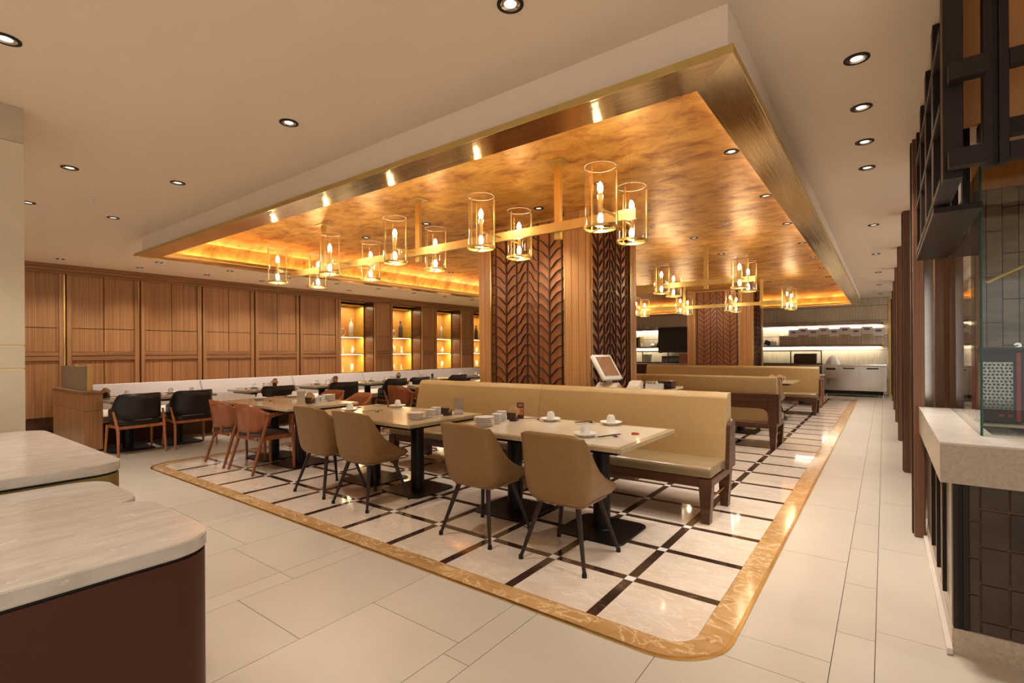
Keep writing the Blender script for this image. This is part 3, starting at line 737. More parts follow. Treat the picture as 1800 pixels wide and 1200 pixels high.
def glass_case(label, x0, x1):
    t = thing('glass_case', label, 'display case', ((x0+x1)/2, 17.78, 0.921), 0, 'glass cases on the back counter'); L = (x1-x0)/2
    bm = B(); 
    for z in (0.0, 0.40): box(bm, -L, L, -0.22, -0.19, z, z+0.03); box(bm, -L, L, 0.19, 0.22, z, z+0.03)
    box(bm, L-0.03, L, -0.19, 0.19, 0.0, 0.03); box(bm, L-0.03, L, -0.19, 0.19, 0.40, 0.43); link('frame', fin(bm), 'darkwood', t)
    n = max(2, int((x1-x0)/1.0)+1)
    for k in range(n+1):
        xx = -L + (2*L-0.03)*k/n; bx('upright', 'darkwood', t, xx, xx+0.03, -0.215, -0.19, 0.03, 0.40)
    bx('front_pane', 'pane', t, -L+0.03, L-0.03, -0.206, -0.200, 0.03, 0.40); bx('end_pane', 'pane', t, L-0.018, L-0.012, -0.19, 0.19, 0.03, 0.40)
glass_case('brown-framed glass food case right of the far lattice column', -3.95, -1.50)
glass_case('brown-framed glass food case left of the far lattice column', -9.0, -5.2)
t = thing('storage_bin', 'dark brown crate inside the right glass case on the back counter', 'crate', (-1.95, 17.78, 0.953)); bx('body', 'dark', t, -0.30, 0.30, -0.13, 0.13, 0, 0.26, bev=.01); bx('lid', 'dark', t, -0.28, 0.30, -0.135, 0.135, 0.26, 0.30, bev=.005)
t = thing('storage_bin', 'dark crate inside the left glass case on the back counter', 'crate', (-6.0, 17.78, 0.953)); bx('body', 'dark', t, -0.42, 0.42, -0.13, 0.13, 0, 0.22, bev=.01); bx('cloth', 'yellow', t, -0.05, 0.25, -0.1, 0.1, 0.221, 0.245, bev=.005)
t = thing('white_crate', 'white plastic tub inside the left glass case', 'tub', (-7.0, 17.78, 0.953)); la('tub', 'white', t, [(0.13, 0), (0.16, 0.27), (0.17, 0.28)], 20)
t = thing('cloth_bundle', 'draped white cloth bundle on the steel top beside the right glass case', 'cloth', (-1.25, 17.9, 0.926))
bm = B(); lathe(bm, [(0.20, 0), (0.17, 0.10), (0.12, 0.20), (0.05, 0.26), (0.01, 0.28)], 7); link('cloth', fin(bm), 'paper', t)
t = thing('television', 'large black television screen on the back wall beside the far lattice column', 'television', (-5.95, 17.75, 1.28))
bx('screen', 'tv', t, -0.62, 0.62, -0.02, 0.02, 0.04, 0.90, bev=.006); bx('bezel', 'darker', t, -0.64, 0.64, 0.021, 0.05, 0.02, 0.92); bx('stand', 'darkwood', t, -0.60, -0.48, 0.0, 0.06, 0.0, 0.02)
t = thing('wood_crate', 'reddish wooden crate standing before the black television', 'crate', (-5.35, 17.42, 0.921)); bm = B()
for k in range(3): bx('slat', 'chairwood', t, -0.35, 0.35, -0.05, 0.05, k*0.115, k*0.115+0.108, bev=.003)
for k, (x, l) in enumerate(((-7.45, 'white teapot on the upper left back shelf, left one of a pair'), (-7.22, 'white teapot on the upper left back shelf, right one of a pair'), (-7.02, 'white teapot among jars on the lower left back shelf'))):
    t = thing('teapot', l, 'teapot', (x, YB-0.17, 2.1655 if k < 2 else 1.5155), 0, 'white teapots on the back shelves')
    la('body', 'porcelain', t, [(0.04, 0), (0.075, 0.03), (0.08, 0.06), (0.05, 0.10), (0.03, 0.11)], 14); la('lid', 'porcelain', t, [(0.035, 0.11), (0.02, 0.125), (0.008, 0.13), (0.012, 0.145)], 10)
    cy_('spout', 'porcelain', t, (0.07, 0, 0.04), (0.12, 0, 0.09), 0.014, 0.009, 8)
for k in range(2):
    t = thing('storage_jar', ['white lidded jar at the left end of the lower left back shelf', 'white canister on the upper left back shelf near the television'][k], 'jar', ((-7.48, -6.85)[k], YB-0.17, (1.5155, 2.1655)[k]))
    la('body', 'white', t, [(0.06, 0), (0.065, 0.01), (0.065, 0.11 if k == 0 else 0.07), (0.055, 0.13 if k == 0 else .08)], 14); la('lid', 'cream_plastic', t, [(0.058, 0.13 if k == 0 else .08), (0.05, 0.15 if k == 0 else .10)], 14)
for k in range(6):
    t = thing('condiment_bottle', f'small bottle among the jars on the lower left back shelf, {ORD[k] if k else "first"} from the left', 'bottle', (-6.90+0.055*k, YB-0.20+0.05*(k % 2), 1.5155), 0, 'small bottles on the lower left back shelf')
    mt = ('goldpanel', 'darker', 'metal')[k % 3]; la('body', mt, t, [(0.022, 0), (0.024, 0.08), (0.012, 0.11)], 10); la('cap', 'darker', t, [(0.012, 0.11), (0.012, 0.14+0.02*(k % 3))], 8)
t = thing('microwave', 'dark boxy oven on the lower left back shelf', 'oven', (-7.75, YB-0.19, 1.5155)); bx('body', 'darker', t, -0.35, 0.22, -0.12, 0.14, 0, 0.36, bev=.006); bx('side_trim', 'goldpanel', t, 0.221, 0.30, -0.12, 0.14, 0, 0.38)
t = thing('service_trolley', 'dark wire trolley parked beyond the brass wall end', 'trolley', (0.42, 18.85, 0))
for s in (-1, 1):
    for q in (-1, 1):
        cy_('upright', 'darker', t, (s*0.22, q*0.25, 0.08), (s*0.22, q*0.25, 1.02), 0.014, n=8); la('caster', 'darker', t, [(0.02, 0), (0.035, 0.02), (0.035, 0.05), (0.02, 0.078)], 10, (s*0.22, q*0.25, 0))
for z in (0.15, 0.55, 0.95): bx('tray', 'steel', t, -0.24, 0.24, -0.27, 0.27, z, z+0.025, bev=.004)

# ================================================================== LATTICE COLUMNS
def bar_along(bm, pts, w, d, axis='x'):
    """square bar following pts (u,z) in the plane; d = projection"""
    n = len(pts); L = []
    for i, (u, z) in enumerate(pts):
        a = pts[max(i-1, 0)]; b = pts[min(i+1, n-1)]; tx, tz = b[0]-a[0], b[1]-a[1]; l = math.hypot(tx, tz) or 1; nx, nz = -tz/l, tx/l
        L.append([(u+nx*w, 0, z+nz*w), (u+nx*w*0.6, -d, z+nz*w*0.6), (u-nx*w*0.6, -d, z-nz*w*0.6), (u-nx*w, 0, z-nz*w)])
    V = [[bm.verts.new(p) for p in r] for r in L]
    for a, b in zip(V, V[1:]):
        for k in range(4): bm.faces.new((a[k], a[(k+1) % 4], b[(k+1) % 4], b[k]))
    bm.faces.new(V[0]); bm.faces.new(V[-1][::-1])
def wave_pts(hw):
    q = hw*0.60            # valley position
    tab = [(0, 0), (.08, .02), (.16, .09), (.22, .19), (.27, .31), (.30, .40), (.33, .44), (.39, .48), (.44, .525), (.5, .55), (.6, .585), (.7, .655), (.8, .775), (.9, .90), (1, 1.0)]
    def f(u):
        s = abs(u)/q
        if s > 1: s = 2-s
        for (a, va), (b, vb) in zip(tab, tab[1:]):
            if s <= b: return 0.275*(1 - (va+(vb-va)*(s-a)/(b-a)))
        return 0
    n = 72
    return [(-hw+2*hw*k/n, f(-hw+2*hw*k/n)) for k in range(n+1)]
HWP = 0.52
bm = B(); bar_along(bm, wave_pts(HWP), 0.0065, 0.020); WAVE = fin(bm, True, 50)
def column(label, X0, X1, Y0, Y1, group, back_too=False):
    t = thing('lattice_column', label, 'column', ((X0+X1)/2, (Y0+Y1)/2, 0), 0, group)
    hx, hy = (X1-X0)/2, (Y1-Y0)/2
    bx('core', 'teak', t, -hx+0.05, hx-0.05, -hy+0.05, hy-0.05, 0, ZG-0.001)
    # corner pilasters with flutes
    def flutes(nx0, nx1, face):
        n = max(1, round((nx1-nx0)/0.11)); ww = (nx1-nx0)/n
        for k in range(n):
            a, b = nx0+k*ww+0.001, nx0+(k+1)*ww-0.001
            if face == 'f': bx('pilaster_strip', 'teak', t, a, b, -hy, -hy+0.05, 0, ZG-0.002, bev=0.004)
            else: bx('pilaster_strip', 'teak', t, hx-0.05, hx, a, b, 0, ZG-0.002, bev=0.004)
    flutes(-hx, -hx+0.21, 'f'); flutes(hx-0.33, hx-0.05, 'f')
    bx('pilaster_strip', 'teak', t, hx-0.049, hx, -hy, -hy+0.049, 0, ZG-0.002, bev=0.01, seg=2)
    flutes(hy-0.20, hy, 's')
    pcf = (-hx+0.21 + hx-0.33)/2; wf = (hx-0.33 - (-hx+0.21))/2
    pcs = (-hy+0.05 + hy-0.20)/2; ws = (hy-0.20 - (-hy+0.05))/2
    for nme, loc, rz, w_ in (('f', (pcf, -hy+0.04, 0), 0, wf), ('s', (hx-0.04, pcs, 0), PI/2, ws)):
        p = bx('lattice_panel', 'panel_red', t, -w_, w_, -0.002, 0.01, 0.3, ZG-0.06); p.location = loc; p.rotation_euler = (0, 0, rz)
        bm = B()
        for s in (-1, 1): box(bm, s*w_-0.006, s*w_+0.006, -0.045, 0.0, 0.3, ZG-0.045)
        box(bm, -w_, w_, -0.045, 0.0, ZG-0.06, ZG-0.045); link('brass_frame', fin(bm), 'brass', p)
        sc_ = (w_-0.01)/HWP
        for u in (-HWP*0.92, -0.60*HWP, -0.30*HWP, 0, 0.30*HWP, 0.60*HWP, HWP*0.92):
            bx('vertical_bar', 'bronze', p, u*sc_-0.007, u*sc_+0.007, -0.018, -0.003, 0.3, ZG-0.07)
        z = 0.42
        while z < ZG-0.36:
            o = link('wave_bar', WAVE, 'bronze', p); o.location = (0, -0.004, z); o.scale = (sc_, 1, 1); z += 0.129
    return t
column('near lattice column clad in fluted walnut with dark wave-pattern bars', -4.32, -2.67, 5.07, 6.40, 'lattice columns')
column('far lattice column clad in fluted walnut behind the booth benches', -4.32, -2.67, 13.85, 15.18, 'lattice columns')

# ================================================================== CHANDELIERS
def make_chand():
    t = thing('chandelier', 'x', 'chandelier', group='brass chandeliers')
    bx('bar', 'satin_brass', t, -2.45, 2.45, -0.014, 0.014, 2.39-ZG, 2.47-ZG, bev=0.002)
    for x in (-1.745, 0, 1.735):
        s = bx('stem', 'satin_brass', t, x-0.03, x+0.03, 0.0145, 0.055, 2.33-ZG, -0.002, bev=0.002)
        bx('ceiling_plate', 'satin_brass', s, x-0.08, x+0.08, -0.045, 0.115, -0.010, -0.0005)
    for x in (-2.35, 2.40): cy_('suspension_wire', 'chrome', t, (x, 0, 2.47-ZG), (x, 0, -0.001), 0.0012, n=5)
    zb = 2.275-ZG; R = 0.115; Hh = 0.46
    gb = B(); lathe(gb, [(R, zb+0.02), (R, zb+Hh)], 28, cap0=False, cap1=False)
    G_me = fin(gb)
    gb = B()
    for zz in (zb+Hh-0.002,): lathe(gb, [(R-0.0015, zz), (R+0.0015, zz), (R+0.0015, zz+0.003), (R-0.0015, zz+0.003), (R-0.0015, zz)], 28, cap0=False, cap1=False)
    RIM = fin(gb)
    rb = B(); lathe(rb, [(R+0.008, zb), (R+0.008, zb+0.020), (R-0.003, zb+0.020), (R-0.003, zb), (R+0.008, zb)], 28, cap0=False, cap1=False)
    for k in range(3):
        a = 2*PI*k/3+0.5; c, s = math.cos(a), math.sin(a)
        cyl(rb, (0, 0, zb+0.006), (c*R, s*R, zb+0.006), 0.006, n=6)
        cyl(rb, (c*(R+0.006), s*(R+0.006), zb), (c*(R+0.006), s*(R+0.006), zb+Hh-0.03), 0.006, n=6)
    RING = fin(rb)
    cb = B(); cyl(cb, (0, 0, zb+0.115), (0, 0, zb+0.265), 0.017, n=12); CAN = fin(cb)
    def bulb(z0, up):
        b = B(); s = 1 if up else -1
        pr = [(0.010, 0), (0.017, 0.015), (0.021, 0.035), (0.019, 0.055), (0.010, 0.075), (0.002, 0.085)]
        lathe(b, [(r_, z0+s*z_) for r_, z_ in pr], 12); return fin(b)
    BU, BD = bulb(zb+0.266, True), bulb(zb+0.114, False)
    for i, x in enumerate((-2.28, -1.13, 0.0, 1.14, 2.29)):
        for s in (-1, 1):
            L_ = link('lamp_cage', RING, 'satin_brass', t); L_.location = (x, s*0.285, 0)
            for me, nme, mt in ((G_me, 'glass_shade', 'glass'), (RIM, 'glass_rim', 'porcelain'), (CAN, 'candle_tube', 'satin_brass'), (BU, 'bulb', 'bulb'), (BD, 'bulb', 'bulb')):
                o = link(nme, me, mt, L_)
        bx('cross_arm', 'satin_brass', t, x-0.006, x+0.006, -0.27, 0.27, 2.42-ZG, 2.435-ZG)
    return t
CH = Proto(make_chand)
for y, l in ((3.63, 'nearest brass chandelier with ten clear glass cylinders, in front of the near column'), (8.05, 'middle brass chandelier with glass cylinders, behind the near lattice column'), (12.46, 'farthest brass chandelier with glass cylinders, before the far lattice column')):
    CH.place((-3.96, y, ZG), 0, l, 'brass chandeliers')
    for x in (-2.28, -1.13, 0.0, 1.14, 2.29):
        for s in (-1, 1): point('bulb_light', (-3.96+x, y+s*0.285, 2.275+0.31), P_BULB, WARM, 0.022); point('bulb_light', (-3.96+x, y+s*0.285, 2.275+0.07), P_BULB*0.2, WARM, 0.022)

# ================================================================== BENCHES
def make_bench():
    t = thing('booth_bench', 'x', 'bench', group='booth benches with dark wood frames')
    L = 1.93; z_s = 0.455
    def px(name, mat, pts, x0, x1, bev, parent=t):
        bm = B(); prism_x(bm, pts, x0, x1)
        if bev: bmesh.ops.bevel(bm, geom=list(bm.edges), offset=bev, segments=3, profile=0.5, affect='EDGES', clamp_overlap=True)
        return link(name, fin(bm, True, 55), mat, parent)
    for a, b in ((-L, 0), (0, L)):
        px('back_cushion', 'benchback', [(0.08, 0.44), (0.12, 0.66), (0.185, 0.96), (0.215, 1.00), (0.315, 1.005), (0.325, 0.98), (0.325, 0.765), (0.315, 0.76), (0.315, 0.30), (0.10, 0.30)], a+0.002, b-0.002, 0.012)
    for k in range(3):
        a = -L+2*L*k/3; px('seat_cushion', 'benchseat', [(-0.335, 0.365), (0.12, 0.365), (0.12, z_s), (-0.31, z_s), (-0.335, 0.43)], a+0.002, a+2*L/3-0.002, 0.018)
    bx('apron', 'darkwood', t, -L+0.02, L-0.02, -0.315, -0.28, 0.285, 0.362, bev=.003)
    for s in (-1, 1):
        x0, x1 = (L-0.10, L+0.005) if s > 0 else (-L-0.005, -L+0.10)
        for yy, nme in ((-0.33, 'front'), (0.245, 'rear')):
            bm = B(); w0 = 0.075; xc = (x0+x1)/2
            a = [(-0.03, 0), (0.03, 0), (0.05, 0.30), (-0.05, 0.30)]
            prism_y(bm, [(xc+p*(1), z) for p, z in a], yy, yy+0.085); link('leg', fin(bm), 'darkwood', t)
        bx('side_rail', 'darkwood', t, x0, x1, -0.33, 0.33, 0.301, 0.358, bev=.003)
        cy_('stretcher', 'chairwood', t, ((x0+x1)/2, -0.26, 0.17), ((x0+x1)/2, 0.26, 0.17), 0.009, n=8)
        # side post with rounded top, outside of the back cushion
        xa, xb2 = (L, L+0.03) if s > 0 else (-L-0.03, -L)
        pts = [(0.10, 0.36), (0.33, 0.36), (0.335, 0.765), (0.22, 0.765)] + [(0.22-0.075*math.sin(q*PI/8), 0.69+0.075*math.cos(q*PI/8)) for q in range(1, 5)] + [(0.12, 0.50)]
        bm = B(); prism_x(bm, pts, xa, xb2); bmesh.ops.bevel(bm, geom=list(bm.edges), offset=0.004, segments=2, affect='EDGES', clamp_overlap=True); link('end_panel', fin(bm), 'darkwood', t)
        bx('back_post', 'darkwood', t, (L-0.10 if s > 0 else -L), (L if s > 0 else -L+0.10), 0.318, 0.345, 0.30, 0.765, bev=.003)
    for x in (-0.66, 0.66):
        for yy in (-0.30, 0.25): bx('leg', 'darkwood', t, x-0.04, x+0.04, yy, yy+0.07, 0, 0.362, bev=.003)
    bx('back_top_rail', 'darkwood', t, -L+0.10, L-0.10, 0.318, 0.345, 0.56, 0.765, bev=.003)
    bx('back_bottom_rail', 'darkwood', t, -L+0.10, L-0.10, 0.318, 0.345, 0.285, 0.36, bev=.003)
    for s in (-1, 1):   # curved brackets where rail meets post
        xc = s*(L-0.10); r = 0.10; pts = [(xc, 0.56)] + [(xc - s*r*(1-math.cos(PI/2*k/6)), 0.56-r*(1-math.sin(PI/2*k/6))) for k in range(7)]
        bm = B(); prism_y(bm, pts, 0.32, 0.343); link('corner_bracket', fin(bm), 'darkwood', t)
    return t
BN = Proto(make_bench)
BN.place((-3.02, 4.40, 0), 0, 'beige booth bench nearest the camera, behind the two front tables', 'booth benches with dark wood frames')
BN.place((-3.12, 8.01, 0), PI, 'booth bench turned away with its dark wood back frame showing, right of the near column', 'booth benches with dark wood frames')
BN.place((-3.06, 12.42, 0), 0, 'farthest beige booth bench facing the camera, before the far lattice column', 'booth benches with dark wood frames')

# ================================================================== TABLES
def table(label, x0, x1, y0, y1, peds, top='toptan', inset=None, group=None, edge=None, z=0.75):
    cx, cyy = (x0+x1)/2, (y0+y1)/2; hx, hy = (x1-x0)/2, (y1-y0)/2
    t = thing('dining_table', label, 'table', (cx, cyy, 0), 0, group)
    bm = B(); box(bm, -hx, hx, -hy, hy, z-0.032, z, bev=0.003); link('tabletop', fin(bm), edge or top, t)
    b_ = 0.045
    if inset: bx('inlay_top', inset, t, -hx+b_, hx-b_, -hy+b_, hy-b_, z, z+0.0008)
    bx('under_frame', 'blackmetal', t, -hx+0.07, hx-0.07, -hy+0.07, hy-0.07, z-0.062, z-0.033)
    for (px_, py_) in peds:
        lx, ly = px_-cx, py_-cyy
        la('pedestal_column', 'blackmetal', t, [(0.072, 0.016), (0.066, 0.024), (0.066, z-0.063)], 24, (lx, ly, 0))
        bm = B(); prism(bm, rrect(lx-0.27, lx+0.27, ly-0.27, ly+0.27, 0.07, 6), 0.0045, 0.016); bmesh.ops.bevel(bm, geom=[e for e in bm.edges if abs(e.verts[0].co.z-0.016) < 1e-4 and abs(e.verts[1].co.z-0.016) < 1e-4], offset=0.004, segments=1, affect='EDGES'); link('base_plate', fin(bm), 'blackmetal', t)
    return t
gT = 'stone-topped dining tables'
table('ivory and sand quartz table nearest the camera, by the right aisle', -2.98, -1.34, 2.97, 3.97, [(-1.75, 3.50), (-2.58, 3.50)], 'topedge', 'topwhite', gT)
table('ivory quartz table in the middle of the front row, between bench and tan chairs', -4.93, -3.26, 2.90, 3.88, [(-3.76, 3.45), (-4.44, 3.45)], 'topedge', 'toptan', gT)
table('tan quartz table at the left of the front row with cherry armchairs', -7.02, -5.33, 2.95, 3.90, [(-5.85, 3.42), (-6.50, 3.42)], 'toptan', None, gT)
table('tan table behind the left end of the near booth bench, cherry armchairs before it', -7.20, -5.6, 6.02, 6.95, [(-6.0, 6.5), (-6.8, 6.5)], 'toptan', None, gT)
table('table behind the turned booth bench, set for diners', -2.95, -1.40, 10.85, 11.80, [(-1.85, 11.3), (-2.6, 11.3)], 'toptan', None, gT)
table('second table behind the turned booth bench, nearer the columns', -4.9, -3.3, 10.85, 11.80, [(-3.7, 11.3), (-4.5, 11.3)], 'toptan', None, gT)
table('table in the gap behind the turned bench, on dark square bases', -2.6, -1.5, 8.65, 9.45, [(-1.95, 9.1)], 'toptan', None, gT)
table('small table beyond the farthest bench near the fridge', -2.2, -1.22, 14.3, 15.1, [(-1.7, 14.7)], 'topgrey', None, gT)
table('far tan table left of the near column, seen over the bench', -7.2, -5.6, 8.0, 8.95, [(-6.4, 8.5)], 'toptan', None, gT)
WT = [(2.12, 3.47, [2.46, 3.10], 'next to the low partition, with two black armchairs'), (3.96, 4.80, [4.36], 'second from the low partition'), (5.17, 6.0, [5.58], 'third from the low partition'),
      (6.28, 7.72, [6.65, 7.35], 'fourth from the low partition'), (8.1, 8.95, [8.5], 'fifth from the low partition'), (9.24, 10.45, [9.85], 'sixth from the low partition'), (10.9, 12.1, [11.5], 'seventh from the low partition')]
for a, b, p, l in WT: table('greige quartz table along the wall banquette, ' + l, -9.08, -8.30, a, b, [(-8.78, q) for q in p], 'topgrey', None, gT)

# ================================================================== CHAIRS
def make_tan():
    t = thing('tan_side_chair', 'x', 'chair')
    zs = [0.402, 0.42, 0.45, 0.485, 0.52, 0.56, 0.61, 0.66, 0.71, 0.76, 0.81, 0.845, 0.862]
    def itp(tab, z):
        for (a, va), (b, vb) in zip(tab, tab[1:]):
            if z <= b: return va + (vb-va)*max(0, (z-a)/(b-a))
        return tab[-1][1]
    W = [(0.40, 0.165), (0.42, 0.20), (0.46, 0.222), (0.55, 0.234), (0.66, 0.234), (0.80, 0.226), (0.864, 0.218)]
    YBk = [(0.40, -0.175), (0.43, -0.205), (0.55, -0.225), (0.70, -0.25), (0.864, -0.285)]
    YF = [(0.40, 0.12), (0.42, 0.20), (0.45, 0.245), (0.475, 0.235), (0.50, 0.16), (0.53, 0.08), (0.57, 0.005), (0.62, -0.06), (0.68, -0.11), (0.76, -0.165), (0.82, -0.195), (0.864, -0.222)]
    rows = []
    for z in zs:
        w_, yb, yf = itp(W, z), itp(YBk, z), itp(YF, z); r = min(0.075, yf-yb-0.004)
        half = [(w_+0.012*(k == 0)*0, yf + (yb+r-yf)*k/5) for k in range(6)]
        half += [(w_-r+r*math.cos(PI/2*k/5), yb+r-r*math.sin(PI/2*k/5)) for k in range(1, 6)]
        half += [((w_-r)*(1-k/3), yb-0.012*math.sin(PI/2*k/3)) for k in range(1, 4)]
        zz = z
        tt = smooth(0.76, 0.862, z)
        full = [(x, y, zz-0.026*tt*(abs(x)/w_)**7) for x, y in half] + [(-x, y, zz-0.026*tt*(abs(x)/w_)**7) for x, y in half[-2::-1]]
        rows.append(full)
    bm = B(); grid(bm, rows); me = fin(bm, True, 80)
    o = link('shell', me, 'tan', t); md = o.modifiers.new('thick', 'SOLIDIFY'); md.thickness = 0.024; md.offset = 0
    md.use_even_offset = False
    bm = B(); prism(bm, rrect(-0.185, 0.185, -0.17, 0.215, 0.05, 5), 0.385, 0.41); link('seat_base', fin(bm), 'tan', t)
    bm = B(); prism(bm, rrect(-0.195, 0.195, -0.19, 0.235, 0.06, 5), 0.411, 0.462); bmesh.ops.bevel(bm, geom=[e for e in bm.edges if min(v.co.z for v in e.verts) > 0.46], offset=0.018, segments=3, affect='EDGES'); link('seat', fin(bm, True, 60), 'tan', t)
    for sx in (-1, 1):
        for sy in (-1, 1):
            bm = B(); cyl(bm, (sx*0.235, sy*0.24, 0.025), (sx*0.14, sy*0.14, 0.385), 0.0115, 0.019, 10); g_ = link('leg', fin(bm), 'metal', t)
            la('foot_cap', 'rubber', g_, [(0.016, 0.0045), (0.015, 0.026), (0.012, 0.034)], 10, (sx*0.237, sy*0.242, 0))
    bm = B(); cyl(bm, (-0.234, -0.09, 0.42), (-0.234, -0.09, 0.60), 0.0012, n=4)
    bm.free()
    return t
TC = Proto(make_tan)
for (x, y, r, l) in ((-1.70, 2.93, 0.0, 'front tan leather chair nearest the right aisle'), (-2.44, 2.93, 0.0, 'tan leather chair at the left half of the right front table'),
                   (-3.79, 2.91, 0.03, 'tan leather chair at the right half of the middle front table'), (-4.45, 2.92, 0.03, 'tan leather chair leftmost in the front row, beside the cherry armchairs'),
                   (-1.78, 10.72, -0.02, 'tan leather chair seen behind the turned booth bench'), (-2.65, 10.75, 0.0, 'tan leather chair mostly hidden behind the turned booth bench'),
                   (-1.95, 9.62, PI, 'tan leather chair facing the turned bench in its gap')):
    TC.place((x, y, 0), r, l, 'tan leather side chairs')

def u_shell(bm, hw, yb, yf, zl, zh, n=36, flare=0.0):
    """U-shaped shell; zl, zh functions of s in [-1,1]"""
    rows = [[], [], [], [], []]
    for k in range(n+1):
        s = -1+2*k/n; a = abs(s)
        if a < 0.62:
            ang = a/0.62*PI/2; x = hw*math.sin(ang)**0.9 if ang > 0 else 0; y = yb + (hw*0.75)*(1-math.cos(ang))
        else:
            f = (a-0.62)/0.38; x = hw+flare*f; y = yb+hw*0.75 + (yf-yb-hw*0.75)*f
        x = x if s > 0 else -x
        l, h = zl(a), zh(a)
        for j in range(5):
            zz = l+(h-l)*j/4; lean = -(zz-0.5)*0.18*max(0, 1-a*1.3)
            rows[j].append((x, y+lean, zz))
    grid(bm, rows)
def make_wood():
    t = thing('cherry_armchair', 'x', 'chair')
    bm = B(); u_shell(bm, 0.265, -0.235, 0.03, lambda a: 0.47+0.165*smooth(0.34, 0.78, a), lambda a: 0.80-0.115*smooth(0.24, 0.64, a), 36)
    o = link('backrest', fin(bm, True, 80), 'chairwood', t); md = o.modifiers.new('thick', 'SOLIDIFY'); md.thickness = 0.018; md.offset = 0
    for s in (-1, 1):
        bm = B()
        rows = []
        for y, z0, z1, w_ in ((0.0, 0.635, 0.686, 0.010), (0.06, 0.652, 0.686, 0.016), (0.14, 0.66, 0.684, 0.022), (0.25, 0.662, 0.682, 0.022), (0.262, 0.666, 0.678, 0.018)):
            xc = s*(0.267+0.01*smooth(0, .25, y)); rows.append([(xc-w_, y, z0), (xc+w_, y, z0), (xc+w_, y, z1), (xc-w_, y, z1)])
        V = grid(bm, rows, True); bm.faces.new(V[0][::-1]); bm.faces.new(V[-1]); link('armrest', fin(bm, True, 50), 'chairwood', t)
        bm = B(); cyl(bm, (s*0.275, 0.245, 0.0045), (s*0.272, 0.225, 0.662), 0.0155, 0.021, 10); link('leg', fin(bm), 'chairwood', t)
        bm = B(); cyl(bm, (s*0.285, -0.255, 0.0045), (s*0.262, -0.06, 0.645), 0.0155, 0.021, 10); link('leg', fin(bm), 'chairwood', t)
        bx('seat_rail', 'chairwood', t, s*0.262-0.011, s*0.262+0.011, -0.16, 0.225, 0.375, 0.425, bev=.004)
    bx('seat_rail', 'chairwood', t, -0.26, 0.26, 0.205, 0.227, 0.375, 0.42, bev=.004); bx('seat_rail', 'chairwood', t, -0.25, 0.25, -0.19, -0.168, 0.375, 0.42, bev=.004)
    bm = B(); prism(bm, rrect(-0.245, 0.245, -0.21, 0.235, 0.09, 6), 0.421, 0.46); bmesh.ops.bevel(bm, geom=[e for e in bm.edges if min(v.co.z for v in e.verts) > 0.455], offset=0.016, segments=3, affect='EDGES'); link('seat_cushion', fin(bm, True, 60), 'brownseat', t)
    for s in (-1, 1): bx('back_support', 'chairwood', t, s*0.12-0.02, s*0.12+0.02, -0.222, -0.205, 0.40, 0.60, bev=.004)
    return t
WC = Proto(make_wood)
for (x, y, r, l) in ((-5.92, 2.97, 0.0, 'cherry wood armchair in front of the left table, beside the tan chair'), (-6.58, 2.97, -0.05, 'cherry wood armchair at the front left corner of the marble inlay'),
                   (-5.95, 4.22, PI-0.1, 'cherry wood armchair facing us behind the left front table, right of two'), (-6.72, 4.30, PI+0.1, 'cherry wood armchair facing us behind the left front table, left of two'),
                   (-6.78, 5.93, 0.05, 'cherry wood armchair seen from behind at the second-row table'), (-6.05, 5.90, 0.0, 'cherry wood armchair mostly hidden by the sloping end of the near bench'),
                   (-1.48, 14.12, 0.0, 'wooden armchair at the small table beyond the farthest bench')):
    WC.place((x, y, 0), r, l, 'cherry wood armchairs')
def make_black():
    t = thing('black_armchair', 'x', 'chair')
    bm = B(); u_shell(bm, 0.265, -0.245, 0.12, lambda a: 0.483-0.005*smooth(0.4, 1, a), lambda a: 0.835-0.20*smooth(0.36, 0.70, a)-0.03*smooth(0.85, 1, a), 40, -0.01)
    o = link('backrest', fin(bm, True, 80), 'black', t); md = o.modifiers.new('thick', 'SOLIDIFY'); md.thickness = 0.036; md.offset = 0
    bm = B(); prism(bm, rrect(-0.245, 0.245, -0.22, 0.24, 0.08, 6), 0.405, 0.468); bmesh.ops.bevel(bm, geom=list(bm.edges), offset=0.016, segments=3, affect='EDGES', clamp_overlap=True); link('seat', fin(bm, True, 60), 'black', t)
    for s in (-1, 1):
        bm = B(); cyl(bm, (s*0.275, -0.265, 0.0045), (s*0.268, -0.235, 0.35), 0.014, 0.019, 10); cyl(bm, (s*0.268, -0.235, 0.35), (s*0.29, -0.13, 0.60), 0.019, 0.014, 10); link('leg', fin(bm), 'orangewood', t)
        bm = B(); cyl(bm, (s*0.275, 0.235, 0.0045), (s*0.262, 0.19, 0.40), 0.014, 0.019, 10); link('leg', fin(bm), 'orangewood', t)
        bx('seat_rail', 'orangewood', t, s*0.245-0.01, s*0.245+0.01, -0.22, 0.20, 0.365, 0.404, bev=.003)
    bx('seat_rail', 'orangewood', t, -0.25, 0.25, -0.235, -0.215, 0.365, 0.402, bev=.003); bx('seat_rail', 'orangewood', t, -0.25, 0.25, 0.19, 0.21, 0.365, 0.402, bev=.003)
    return t
BC = Proto(make_black)
for (x, y, r, l) in ((-8.375, 2.43, PI/2+0.03, 'black leather armchair next to the low partition'), (-8.375, 3.11, PI/2-0.02, 'black leather armchair second from the low partition'),
                   (-8.20, 4.36, PI/2-0.25, 'black leather armchair at the second wall table'), (-8.15, 5.60, PI/2-0.35, 'black leather armchair turned toward us at the third wall table'),
                   (-8.28, 6.90, PI/2-0.1, 'black leather armchair at the near half of the fourth wall table'), (-8.28, 7.56, PI/2-0.1, 'black leather armchair at the far half of the fourth wall table'),
                   (-8.30, 8.80, PI/2-0.1, 'black leather armchair at the fifth wall table, farthest one seen')):
    BC.place((x, y, 0), r, l, 'black leather armchairs')

